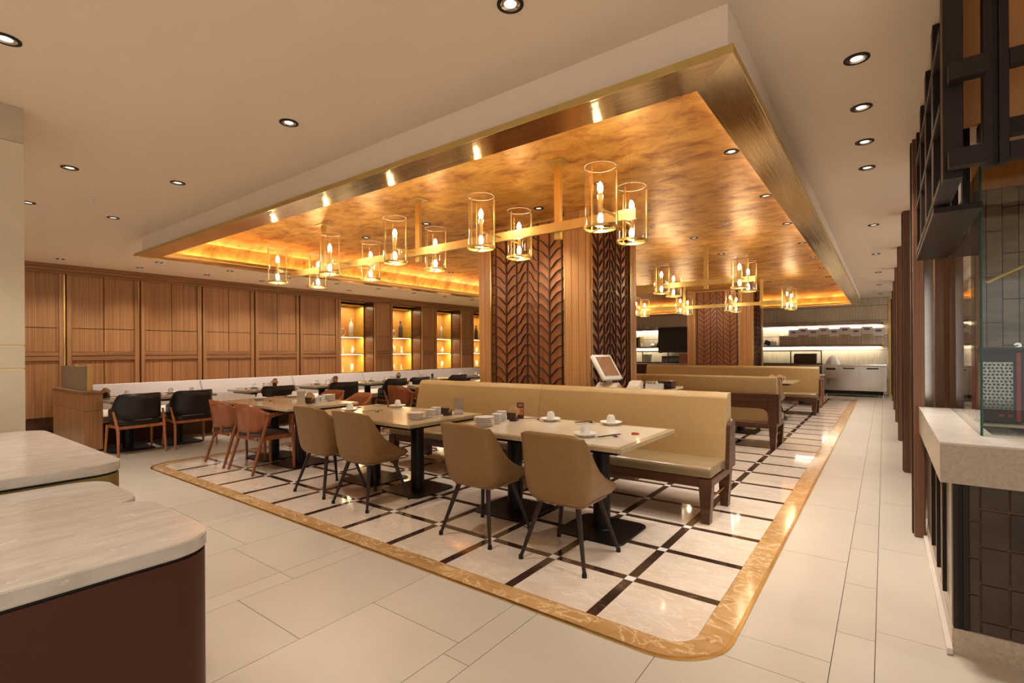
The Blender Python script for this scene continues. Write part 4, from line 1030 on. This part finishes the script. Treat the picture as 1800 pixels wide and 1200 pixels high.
# ================================================================== TABLEWARE
TZ = 0.7512
def make_cup():
    o = la('teacup', 'porcelain', None, [(0.037, 0), (0.038, 0.004), (0.037, 0.03), (0.033, 0.055), (0.026, 0.068), (0.021, 0.070), (0.021, 0.075), (0.017, 0.075)], 20); return tag(o, 'x', 'cup')
def make_plate():
    o = la('saucer_plate', 'porcelain', None, [(0.045, 0), (0.048, 0.003), (0.085, 0.022), (0.092, 0.026), (0.090, 0.029), (0.06, 0.014), (0.02, 0.0105)], 28); return tag(o, 'x', 'plate')
CUP, PLT = Proto(make_cup), Proto(make_plate)
def setting(x, y, where, z=TZ):
    PLT.place((x, y, z), 0, f'white saucer bowl holding an upturned cup, {where}', 'white saucer bowls')
    CUP.place((x, y, z+0.0112), 0, f'upturned white teacup on its saucer, {where}', 'upturned white teacups')
for x, y, w_ in ((-1.86, 3.90, 'far right corner of the nearest table'), (-2.40, 3.80, 'far side middle of the nearest table'), (-1.76, 3.26, 'near edge of the nearest table, right front'),
               (-4.42, 3.76, 'far side of the middle front table'), (-4.55, 3.22, 'near side of the middle front table'),
               (-6.74, 3.35, 'near left corner of the left front table'), (-6.66, 3.80, 'far side of the left front table'),
               (-8.95, 2.50, 'wall table by the partition, nearest it'), (-8.95, 3.06, 'wall table by the partition, middle place'), (-8.80, 3.30, 'wall table by the partition, right end'),
               (-8.95, 4.35, 'second wall table, banquette side'), (-8.70, 4.52, 'second wall table, chair side'), (-8.95, 5.58, 'third wall table, banquette side'), (-8.62, 5.68, 'third wall table, chair side'),
               (-8.93, 6.86, 'fourth wall table, banquette side'), (-8.60, 6.98, 'fourth wall table, chair side'), (-8.95, 9.75, 'sixth wall table, banquette side'), (-8.60, 9.95, 'sixth wall table, chair side'),
               (-6.88, 6.15, 'second-row tan table')):
    setting(x, y, w_)
def make_chop():
    o = bpy.data.objects.new('chopstick', None); bpy.data.objects.remove(o)
    bm = B(); cyl(bm, (-0.11, 0, 0.0035), (0.11, 0, 0.0035), 0.0035, 0.0022, 6); o = link('chopstick', fin(bm), 'holder'); return tag(o, 'x', 'chopstick')
def make_spoon():
    t = thing('spoon', 'x', 'spoon'); bm = B(); cyl(bm, (-0.10, 0, 0.004), (0.05, 0, 0.004), 0.003, 0.0025, 6); link('handle', fin(bm), 'chrome', t)
    bm = B(); lathe(bm, [(0.002, 0.001), (0.015, 0.004), (0.018, 0.008), (0.016, 0.0085)], 12, (0.066, 0, 0)); o = link('bowl', fin(bm), 'chrome', t); return t
def make_rest():
    o = bx('chopstick_rest', 'holder', None, -0.008, 0.008, -0.022, 0.022, 0, 0.010, bev=.003); return tag(o, 'x', 'chopstick rest')
CHP, SPN, RST = Proto(make_chop), Proto(make_spoon), Proto(make_rest)
for x, y, a, w_ in ((-1.60, 3.33, 1.2, 'near right corner of the nearest table'), (-2.08, 3.86, 1.1, 'far side of the nearest table, between the cups'), (-2.58, 3.78, 0.9, 'far left of the nearest table'),
                  (-4.30, 3.32, 1.3, 'near side of the middle front table'), (-4.60, 3.70, 1.0, 'far left of the middle front table'), (-6.38, 3.25, 1.2, 'near side of the left front table'), (-6.85, 3.72, 1.1, 'far left of the left front table'),
                  (-8.92, 2.33, 0.8, 'wall table by the partition, near end'), (-8.93, 2.86, 0.8, 'wall table by the partition, middle'), (-8.95, 4.16, 0.9, 'second wall table'), (-8.95, 5.40, 0.9, 'third wall table'), (-8.95, 6.6, 0.9, 'fourth wall table')):
    c, s = math.cos(a), math.sin(a)
    RST.place((x+0.05*c, y+0.05*s, TZ), a, f'small dark chopstick rest, {w_}', 'chopstick rests')
    for k in (-1, 1):
        o = CHP.place((x-s*0.007*k, y+c*0.007*k, TZ+0.0105), a+0.03*k, f'dark chopstick, {"right" if k < 0 else "left"} one of the pair, {w_}', 'dark chopsticks')
    SPN.place((x+s*0.022, y-c*0.022, TZ+0.009), a, f'shiny steel spoon beside the chopsticks, {w_}', 'steel spoons')
def make_dplate():
    o = la('dinner_plate', 'porcelain', None, [(0.055, 0), (0.058, 0.003), (0.084, 0.014), (0.086, 0.018), (0.080, 0.018), (0.05, 0.006), (0.01, 0.005)], 28); return tag(o, 'x', 'plate')
def make_dish():
    bm = B(); rows = []
    for z_, h_ in ((0, 0.030), (0.003, 0.032), (0.011, 0.040), (0.013, 0.041), (0.0125, 0.037), (0.005, 0.028)):
        rows.append([(x, y, z_) for x, y in rrect(-h_, h_, -h_, h_, 0.008, 3)])
    V = grid(bm, rows, True); bm.faces.new(V[0][::-1]); bm.faces.new(V[-1]); o = link('side_dish', fin(bm), 'porcelain'); return tag(o, 'x', 'dish')
def make_tray():
    t = thing('serving_tray', 'x', 'tray'); bm = B(); box(bm, -0.055, 0.055, -0.10, 0.10, 0, 0.005, bev=.002); link('base', fin(bm), 'white', t)
    bm = B()
    for a in ((-0.055, -0.051, -0.10, 0.10), (0.051, 0.055, -0.10, 0.10), (-0.051, 0.051, -0.10, -0.096), (-0.051, 0.051, 0.096, 0.10)): box(bm, *a, 0.005, 0.014)
    link('rim', fin(bm), 'white', t); return t
def make_nap():
    t = thing('napkin_holder', 'x', 'napkin holder'); bm = B()
    for a in ((-0.04, -0.035, -0.04, 0.04), (0.035, 0.04, -0.04, 0.04), (-0.035, 0.035, -0.04, -0.035), (-0.035, 0.035, 0.035, 0.04)): box(bm, *a, 0.005, 0.075)
    box(bm, -0.046, 0.046, -0.046, 0.046, 0, 0.006); link('box', fin(bm), 'holder', t)
    for k in range(5):
        bm = B(); prism_y(bm, [(-0.030, -0.02), (0.030, -0.02), (0.055, 0.085), (0.0, 0.112), (-0.050, 0.075)], -0.0012, 0.0012); o = link('napkin', fin(bm, False), 'napkin', t); o.location = (0.0, -0.024+0.012*k, 0.028); o.rotation_euler = (0.10*(k-2), 0.30-0.13*k, 0)
    return t
def make_card():
    t = thing('card_stand', 'x', 'card stand'); bx('card', 'paper', t, -0.045, 0.045, -0.0015, 0.0015, 0.012, 0.155); bx('acrylic_sleeve', 'acrylic', t, -0.047, 0.047, -0.004, -0.002, 0.011, 0.165); bx('foot', 'beigecard', t, -0.047, 0.047, -0.03, 0.03, 0, 0.011); return t
def make_menu():
    t = thing('menu_stand', 'x', 'menu stand'); p = bx('board', 'menu_red', t, -0.032, 0.032, -0.003, 0.003, 0.010, 0.15)
    bx('picture', 'orangeprint', p, -0.026, 0.026, -0.0038, -0.0031, 0.035, 0.10)
    for k in range(2): bx('printed_line', 'paper', p, -0.02, 0.02, -0.0038, -0.0031, 0.118+0.012*k, 0.1215+0.012*k)
    bx('foot', 'holder', t, -0.032, 0.032, -0.022, 0.022, 0, 0.010); return t
def make_gbox():
    t = thing('cup_box', 'x', 'box'); bm = B()
    for a in ((-0.075, -0.069, -0.045, 0.045), (0.069, 0.075, -0.045, 0.045)): box(bm, *a, 0, 0.085)
    box(bm, -0.069, 0.069, -0.045, 0.045, 0, 0.006); box(bm, -0.069, 0.069, -0.045, 0.045, 0.079, 0.085); link('frame', fin(bm), 'white', t)
    bx('pane', 'acrylic', t, -0.069, 0.069, 0.040, 0.043, 0.006, 0.079); return t
DP, DI, TR, NP, CD, MN, GB = (Proto(f) for f in (make_dplate, make_dish, make_tray, make_nap, make_card, make_menu, make_gbox))
def plates(x, y, n, w_):
    for k in range(n): DP.place((x, y, TZ+k*0.0155), 0, f'round white plate, {lvl(k, n)} in the plate stack on the {w_}', 'white plates stacked on tables')
def dishes(x, y, n, w_, a=0.25):
    TR.place((x, y, TZ), a, f'small white tray under the square dishes, {w_}', 'small white trays')
    for s, dn in ((-1, 'left'), (1, 'right')):
        for k in range(n+(s > 0)): DI.place((x-s*0.045*math.sin(a), y+s*0.045*math.cos(a), TZ+0.0055+k*0.0112), a, f'square white side dish, {lvl(k, n+(s > 0))} in the {dn} pile on the {w_}', 'square white side dishes')
tn = ['nearest table', 'middle front table', 'left front table']
plates(-2.70, 3.23, 5, tn[0]); dishes(-2.72, 3.46, 7, tn[0]); NP.place((-2.70, 3.63, TZ), 0.3, 'dark napkin box with fanned kraft napkins on the nearest table', 'napkin boxes'); MN.place((-2.72, 3.78, TZ), 0.5, 'dark red menu stand behind the napkins on the nearest table', 'menu stands')
plates(-3.50, 3.20, 4, tn[1]); dishes(-3.50, 3.42, 6, tn[1]); NP.place((-3.47, 3.57, TZ), 0.3, 'dark napkin box with fanned kraft napkins on the middle front table', 'napkin boxes'); CD.place((-3.42, 3.70, TZ), 0.55, 'white card in a clear stand on the middle front table', 'card stands')
plates(-5.80, 3.78, 5, tn[2]); dishes(-5.74, 3.60, 5, tn[2]); NP.place((-5.68, 3.44, TZ), 0.5, 'dark napkin box with tan napkins on the left front table', 'napkin boxes'); CD.place((-5.68, 3.33, TZ), 0.75, 'beige card stand on the left front table beside the tan chair', 'card stands')
for y, w_, g_ in ((4.62, 'second wall table', 1), (5.88, 'third wall table', 1), (7.50, 'fourth wall table', 1)):
    GB.place((-8.95, y-0.02, TZ), 0.9, f'white-framed clear box on the {w_}', 'white-framed clear boxes')
    NP.place((-8.97, y+0.11 if y < 7 else y+0.15, TZ), 0.9, f'dark napkin box with kraft napkins on the {w_}', 'napkin boxes'); MN.place((-8.98, y+0.17 if y > 7 and False else y+0.22 if y > 7 else y+0.10+0.12 if y < 4.6 else y+0.10 if False else y+0.0, TZ) if False else (-9.03, y+(0.22 if y > 7 else 0.16 if y < 5 else 0.11)+0.0, TZ), 0.9, f'red menu stand with food picture on the {w_}', 'menu stands') if y != 5.88 else MN.place((-8.84, 5.93, TZ), 0.9, 'red menu stand with food picture on the third wall table', 'menu stands')
NP.place((-8.95, 2.24, TZ), 0.9, 'napkin box with kraft napkins beside the low partition', 'napkin boxes')
CD.place((-6.7, 8.35, TZ), 0.8, 'white card stand on the far table left of the near column', 'card stands'); NP.place((-6.75, 8.15, TZ), 0.8, 'napkin box on the far table left of the near column', 'napkin boxes')
NP.place((-1.80, 11.05, TZ), 0.2, 'napkin box with tan napkins behind the turned booth bench, left one', 'napkin boxes'); NP.place((-1.66, 11.08, TZ), 0.2, 'napkin box behind the turned booth bench, right one', 'napkin boxes'); GB.place((-1.66, 11.25, TZ), 0.1, 'white-framed box behind the napkins on the table past the turned bench', 'white-framed clear boxes')
setting(-2.6, 11.2, 'table behind the turned bench'); setting(-3.6, 11.15, 'second table behind the turned bench')
o = la('call_button', 'red', None, [(0.028, 0), (0.030, 0.004), (0.026, 0.010), (0.012, 0.012)], 20); o.location = (-1.50, 3.56, TZ); tag(o, 'round dark red call button on the right end of the nearest table', 'call button')
o = la('call_button', 'red', None, [(0.028, 0), (0.030, 0.004), (0.026, 0.010), (0.012, 0.012)], 20); o.location = (-4.78, 3.50, TZ); tag(o, 'round red call button on the left end of the middle front table', 'call button')
o = la('call_button', 'red', None, [(0.028, 0), (0.030, 0.004), (0.026, 0.010), (0.012, 0.012)], 20); o.location = (-6.90, 3.50, TZ); tag(o, 'round red call button on the left end of the left front table', 'call button')
t = thing('glass_bowl', 'clear glass bowl on the fifth wall table', 'bowl', (-8.85, 8.32, TZ)); la('bowl', 'acrylic', t, [(0.05, 0), (0.09, 0.05), (0.095, 0.08)], 18); la('foot', 'porcelain', t, [(0.04, 0), (0.05, 0.004)], 14)
t = thing('dark_glass', 'dark drinking glass with a napkin on the fifth wall table', 'glass', (-8.85, 8.62, TZ)); la('body', 'holder', t, [(0.025, 0), (0.03, 0.09)], 14); cy_('napkin_roll', 'napkin', t, (0, 0, 0.05), (0.02, 0.01, 0.14), 0.012, 0.004)

# ================================================================== SERVICE STATION with till
t = thing('service_station', 'white-topped service counter tucked between the near bench and the lattice column', 'counter', (-2.28, 5.73, 0))
bx('top', 'topwhite', t, -0.34, 0.20, -0.76, 0.76, 0.885, 0.915, bev=.003); bx('cabinet', 'darkwood', t, -0.32, 0.17, -0.74, 0.74, 0.0, 0.884)
for k in range(3): d = bx('door', 'darkwood', t, 0.171, 0.188, -0.73+k*0.49, -0.25+k*0.49, 0.08, 0.87, bev=.003); cy_('handle', 'brass', d, (0.20, -0.30+k*0.49, 0.45), (0.20, -0.30+k*0.49, 0.60), 0.006, n=8)
t = thing('till_terminal', 'cream touchscreen till with a tilted brown screen beside the lattice column', 'till', (-2.46, 5.13, 0.916), 0.15)
bm = B(); prism_x(bm, [(-0.13, 0), (0.12, 0), (0.12, 0.07), (0.02, 0.11), (-0.05, 0.105), (-0.13, 0.06)], -0.13, 0.11); bmesh.ops.bevel(bm, geom=list(bm.edges), offset=0.01, segments=2, affect='EDGES', clamp_overlap=True); link('base', fin(bm), 'cream_plastic', t)
cy_('neck', 'cream_plastic', t, (0, 0.0, 0.09), (-0.02, 0.03, 0.20), 0.035)
s = bx('screen_housing', 'white', t, -0.15, 0.15, -0.022, 0.022, -0.165, 0.165, bev=.012, seg=2); s.location = (-0.03, -0.02, 0.275); s.rotation_euler = (-0.62, 0, 1.12)
bx('display', 'screen', s, -0.115, 0.115, -0.0235, -0.0222, -0.125, 0.13)
t = thing('receipt_printer', 'cream receipt printer with a sloping lid beside the till', 'printer', (-2.20, 5.22, 0.916), 0.2)
bm = B(); prism_x(bm, [(-0.10, 0), (0.12, 0), (0.12, 0.13), (0.03, 0.125), (-0.10, 0.07)], -0.07, 0.07); bmesh.ops.bevel(bm, geom=list(bm.edges), offset=0.012, segments=2, affect='EDGES', clamp_overlap=True); link('body', fin(bm), 'cream_plastic', t); bx('slot', 'darker', t, -0.045, 0.045, -0.102, -0.1, 0.025, 0.04)
t = thing('paper_slips_box', 'white box filled with upright paper slips on the service counter', 'box', (-2.13, 5.62, 0.916), 0.1)
bm = B(); 
for a in ((-0.09, -0.086, -0.06, 0.06), (0.086, 0.09, -0.06, 0.06), (-0.086, 0.086, -0.06, -0.056), (-0.086, 0.086, 0.056, 0.06)): box(bm, *a, 0, 0.08)
box(bm, -0.086, 0.086, -0.056, 0.056, 0, 0.004); link('box', fin(bm), 'white', t)
for k in range(7): o = bx('paper_slip', 'napkin' if k % 2 else 'paper', t, -0.003, 0.003, -0.045, 0.045, 0.005, 0.11); o.location = (-0.06+k*0.018, 0, 0); o.rotation_euler = (0, -0.25, 0)
t = thing('wire_basket', 'dark slatted basket right of the paper slips on the service counter', 'basket', (-2.10, 5.95, 0.916), 0)
for k in range(5): bx('slat', 'metal', t, -0.08, 0.08, -0.09, 0.09, 0.004+k*0.02, 0.016+k*0.02, bev=.002)
t = thing('stapler', 'small black stapler on the service counter behind the printer', 'stapler', (-2.28, 5.80, 0.916), 0.6); bx('base', 'darker', t, -0.06, 0.06, -0.02, 0.02, 0, 0.02); o = bx('arm', 'darker', t, -0.06, 0.06, -0.018, 0.018, 0.0, 0.025, bev=.005); o.location = (0, 0, 0.05); o.rotation_euler = (0, -0.5, 0)

# ================================================================== LEFT COUNTERS AND PILLAR
def stone_counter(label, x0, x1, y0, y1, zt, base, corners, th=0.037):
    t = thing('stone_counter', label, 'counter', ((x0+x1)/2, (y0+y1)/2, 0), 0, 'stone-topped counters at the lower left')
    hx, hy = (x1-x0)/2, (y1-y0)/2
    bm = B(); prism(bm, rrect(-hx, hx, -hy, hy, 0.10, 8, corners), zt-th, zt)
    es = [e for e in bm.edges if abs(e.verts[0].co.z-e.verts[1].co.z) < 1e-5]; bmesh.ops.bevel(bm, geom=es, offset=0.003, segments=2, affect='EDGES'); link('stone_top', fin(bm, True, 20), 'counterstone', t)
    bm = B(); prism(bm, rrect(-hx+.008, hx-.008, -hy+.008, hy-.008, 0.095, 8, corners), zt-th-0.009, zt-th-0.0005); link('shadow_gap', fin(bm), 'darker', t)
    bm = B(); prism(bm, rrect(-hx+.004, hx-.004, -hy+.004, hy-.004, 0.096, 8, corners), 0.0, zt-th-0.0095); link('cabinet_body', fin(bm), base, t)
stone_counter('stone-topped counter with red-brown lacquer body nearest the camera', -1.975, -1.425, -1.6, 0.60, 0.90, 'brown_panel', (1, 1, 0, 0))
stone_counter('middle stone-topped counter squeezed between its two neighbours', -2.45, -1.985, -1.6, 0.60, 0.893, 'goldpanel', (1, 1, 0, 0))
stone_counter('higher stone-topped counter on an olive-gold body beside the limestone pillar', -3.95, -2.475, -1.6, 0.69, 0.94, 'goldpanel', (1, 1, 0, 0))
t = thing('limestone_pillar', 'beige limestone pillar with two thin brass bands at the left edge', 'pillar', (-4.72, 0.0, 0))
zs = [0.0, 1.286, 1.430, 2.70, ZC]
for k, (a, b) in enumerate(zip(zs, zs[1:])): bx('stone_block', 'lime_dark' if k == 3 else 'limestone', t, -0.40, 0.40, -0.66, 0.68, a+(0.006 if k in (1, 2) else 0.001), b-0.001, bev=.002)
for z in (1.286, 1.430): bx('brass_band', 'brass', t, -0.396, 0.396, -0.65, 0.676, z-0.001, z+0.0055)

# ================================================================== RIGHT SIDE: POSTS, BAR, GLASS, LATTICE
for k in range(6):
    y = 4.71+2.39*k
    t = thing('wooden_post', f'full-height walnut post on the right of the aisle, {ORD[k]} from the camera' if k else 'full-height walnut post at the end of the bar counter', 'post', (0.32, y+0.10, 0), 0, 'walnut posts along the aisle')
    bx('face_board', 'post', t, -0.15, -0.085, -0.10, 0.10, 0.0, ZC-0.002, bev=.004); bx('edge_strip', 'dark', t, -0.158, -0.151, -0.02, 0.09, 0.0, ZC-0.002)
    if k: bx('rear_board', 'post', t, -0.083, 0.5, -0.02, 0.05, 0.0, ZC-0.002, bev=.004)
t = thing('wooden_post', 'second walnut post set behind the bar glass, right of the first post', 'post', (0.335, 5.05, 0), 0, 'walnut posts along the aisle')
bx('face_board', 'post', t, -0.025, 0.03, -0.05, 0.05, 0.0, ZC-0.002, bev=.004)
# bar counter
t = thing('bar_counter', 'stone-topped bar counter with tiled sides at the right edge', 'counter', (0.20, 2.98, 0))
bm = B(); prism(bm, [(0, 0), (1.6, 0), (1.6, 0.38), (0.22, 0.38), (0.22, 1.72), (0, 1.72)], 0.775, 0.948)
link('front_apron', fin(bm, False), 'barstone', t)
bm = B(); prism(bm, [(-0.001, -0.001), (1.6, -0.001), (1.6, 0.38), (0.22, 0.38), (0.22, 1.72), (-0.001, 1.72)], 0.9485, 0.957); link('stone_top', fin(bm, False), 'bartop', t)
bm = B(); prism(bm, [(0.04, 0.03), (1.5, 0.03), (1.5, 0.36), (0.21, 0.36), (0.21, 1.68), (0.04, 1.68)], 0.0, 0.115); link('plinth', fin(bm), 'barstone', t)
bm = B(); prism(bm, [(0.055, 0.055), (1.5, 0.055), (1.5, 0.36), (0.21, 0.36), (0.21, 1.66), (0.055, 1.66)], 0.115, 0.774); link('body_core', fin(bm, False), 'pinkgrout', t)
bx('corner_profile', 'dark', t, 0.045, 0.062, 0.028, 0.055, 0.116, 0.773); bx('corner_profile', 'darker', t, 0.063, 0.078, 0.036, 0.055, 0.116, 0.773); bx('corner_profile', 'dark', t, 0.079, 0.098, 0.030, 0.055, 0.116, 0.773)
for (a, b, z0) in ((0.100, 0.134, -0.08), (0.140, 0.228, 0.0), (0.234, 0.322, 0.0), (0.328, 0.416, 0.0), (0.422, 0.510, 0), (0.516, 0.604, 0)):
    z = 0.116 + (0.055 if a > 0.13 else 0.0) - 0.165
    while z < 0.77:
        c0, c1 = max(z+0.003, 0.117), min(z+0.160, 0.772)
        if c1-c0 > 0.01: bx('tile', 'bartile_dark', t, a, b, 0.040, 0.054, c0, c1, bev=.0015)
        z += 0.165
yy = 0.06; r = 0
while yy < 1.62:
    z = 0.116-(0.08 if r % 2 else 0)
    while z < 0.77:
        c0, c1 = max(z+0.002, 0.117), min(z+0.158, 0.772)
        if c1-c0 > 0.01: bx('tile', 'bartile_light' if yy < 0.75 else 'bartile_dark', t, 0.042, 0.054, yy+0.001, yy+0.098, c0, c1, bev=.001)
        z += 0.16
    yy += 0.10; r += 1
for y in (0.28, 0.62, 1.0): bx('side_profile', 'dark', t, 0.026, 0.0415, y, y+0.03, 0.18, 0.774)
bx('floor_strip', 'bartop', t, 0.02, 0.04, 0.0, 1.70, 0.0045, 0.03)
t = thing('sink_worktop', 'stainless worktop with a round basin behind the bar glass', 'sink', (1.1, 4.2, 0))
bx('worktop', 'steel', t, -0.67, 0.8, -0.82, 1.05, 0.80, 0.86, bev=.004); bx('cabinet', 'dark', t, -0.60, 0.75, -0.78, 1.0, 0.0, 0.799)
la('basin_rim', 'chrome', t, [(0.10, 0.861), (0.13, 0.868), (0.125, 0.872), (0.10, 0.864)], 28, (-0.42, -0.50, 0)); la('basin', 'metal', t, [(0.099, 0.8615), (0.05, 0.8605)], 24, (-0.42, -0.50, 0))
def pane(label, x0, x1, y0, y1, z0, z1, vx, vy):
    t = thing('glass_screen', label, 'glass screen', (x0, y0, z0), 0, 'glass screens on the bar')
    bx('pane', 'pane', t, 0, x1-x0, 0, y1-y0, 0, z1-z0); bx('edge', 'greenedge', t, vx[0]-x0, vx[1]-x0, vy[0]-y0, vy[1]-y0, 0, z1-z0)
pane('tall glass screen standing on the bar along the aisle side', 0.370, 0.378, 3.305, 4.69, 0.958, 2.26, (0.3705, 0.3775), (3.299, 3.3045))
pane('tall glass screen across the near end of the bar', 0.380, 1.75, 3.285, 3.293, 0.958, 2.26, (0.3745, 0.3795), (3.286, 3.292))
t = thing('drinks_machine', 'black and red countertop machine with a perforated chrome front behind the glass', 'machine', (0.60, 4.55, 0.862))
bx('body', 'darker', t, -0.165, 0.10, -0.15, 0.25, 0.05, 0.50, bev=.006); bx('top_lid', 'darker', t, -0.165, 0.14, -0.17, 0.25, 0.50, 0.525, bev=.006)
bx('red_stripe', 'red', t, -0.150, -0.130, -0.158, -0.151, 0.06, 0.49); bx('red_stripe', 'red', t, 0.060, 0.080, -0.158, -0.151, 0.06, 0.49)
pf = bx('mirror_backing', 'mirrorpat', t, -0.115, 0.045, -0.156, -0.151, 0.13, 0.43)
bm = B()
for i in range(8):
    for j in range(14): cyl(bm, (-0.107+i*0.020+(0.01 if j % 2 else 0)*0.6, -0.1575, 0.14+j*0.021), (-0.107+i*0.020+(0.006 if j % 2 else 0), -0.1565, 0.14+j*0.021), 0.007, n=6)
o = link('perforations', fin(bm), 'darker', pf); o['kind'] = 'stuff'
for k in range(2): bx('red_button', 'red', t, -0.02+k*0.04, 0.005+k*0.04, -0.158, -0.151, 0.085, 0.10)
bx('foot_bar', 'chrome', t, -0.165, 0.13, -0.20, 0.2, 0.02, 0.045, bev=.005)
for s in (-0.14, 0.09): bx('foot', 'rubber', t, s-0.02, s+0.02, -0.1, 0.15, 0.0, 0.02)
# kitchen wall with tall stone tiles
bm = B(); box(bm, 0.55, 3.0, 5.32, 5.5, 0, ZC-0.001); kw = struct('wall_kitchen', fin(bm), 'dark')
x = 0.545; r = 0
while x < 2.4:
    wd = 0.09; z = 0.0 + (0.175 if r % 2 else 0) - 0.35 + 0.174
    while z < 2.6:
        c0, c1 = max(z+0.003, 0.0), min(z+0.347, 2.60)
        if c1-c0 > 0.02: bx('tile', 'kitchtile', kw, x+0.0025, x+wd-0.0025, 5.305, 5.319, c0, c1, bev=.001)
        z += 0.351
    x += wd; r += 1 if r % 3 else 2
bx('bronze_panel', 'steel', kw, 0.24, 0.372, 5.27, 5.30, 0.0, 2.2); bx('light_strip', 'white', kw, 0.322, 0.334, 5.20, 5.23, 0.0, 1.75); bx('brass_strip', 'brass', kw, 0.322, 0.334, 5.20, 5.23, 1.751, 2.10)
bx('orange_panel', 'orange_back', kw, 0.55, 3.0, 5.295, 5.318, 2.605, ZC-0.002)
bm = B(); box(bm, 2.6, 2.8, 2.0, 5.3, 0, ZC-.001); struct('wall_right', fin(bm), 'orange_back')
o = cy_('grab_rail', 'satin_brass', None, (0.60, 5.0, 1.86), (1.35, 4.8, 2.25), 0.014); tag(o, 'slanting brass rail in front of the grey stone tiles', 'rail')
t = thing('wall_tap', 'thin chrome swing tap above the black machine on the tiled wall', 'tap', (0.80, 5.30, 1.40)); cy_('flange', 'chrome', t, (0, 0, 0), (0, -0.03, 0), 0.022); cy_('arm', 'chrome', t, (0, -0.03, 0), (-0.20, -0.25, -0.05), 0.006)
# suspended lattice over the bar
t = thing('overhead_lattice', 'dark bronze slatted lattice hanging from the ceiling above the bar', 'lattice', (0.19, 2.6, 0))
ZB = 2.05
for k in range(5):
    y = 0.02+0.49*k; bx('vertical_slat', 'dark', t, 0.0, 0.035 if k else 0.06, y, y+0.10, ZB, ZC-0.002, bev=.002)
for z in (2.055, 2.37, 2.68): bx('long_beam', 'dark', t, -0.003, 0.062, 0.125, 2.07, z, z+0.03, bev=.002)
bx('inner_board', 'dark', t, 0.064, 0.068, 0.16, 2.07, 2.30, ZC-0.002)
bx('lower_board', 'dark', t, 0.0, 0.172, 0.5, 2.08, ZB-0.03, ZB-0.002, bev=.002)
for z in (2.075, 2.41): bx('cross_beam', 'dark', t, 0.012, 0.124, -0.055, -0.003, z, z+0.07, bev=.002)
for z in (2.115, 2.475): bx('cross_beam', 'dark', t, 0.201, 1.3, 0.10, 0.15, z, z+0.065, bev=.002)
for a, b in ((0.125, 0.155), (0.170, 0.200)): bx('vertical_slat', 'dark', t, a, b, 0.09, 0.15, 2.10, ZC-0.002, bev=.002)
bx('recess_shade_slab', 'darker', t, 0.156, 0.169, 0.10, 0.13, 2.10, ZC-0.002)  # near-black slab stands in for the shade in the recess between slats
for k in range(3): bx('inner_slat', 'dark', t, 0.13, 0.16, 0.8+0.5*k, 0.86+0.5*k, ZB, ZC-0.002, bev=.002)
bx('back_board', 'orange_back', t, 0.09, 2.3, 0.32, 0.34, 2.34, ZC-0.002); bx('back_rail', 'dark', t, 0.135, 2.3, 0.30, 0.36, 2.27, 2.338, bev=.003)
spot('kitchen_light', (1.4, 4.3, 2.85), P_DOWN*0.8, 130); spot('kitchen_light', (1.4, 3.2, 2.85), P_DOWN*0.5, 130)
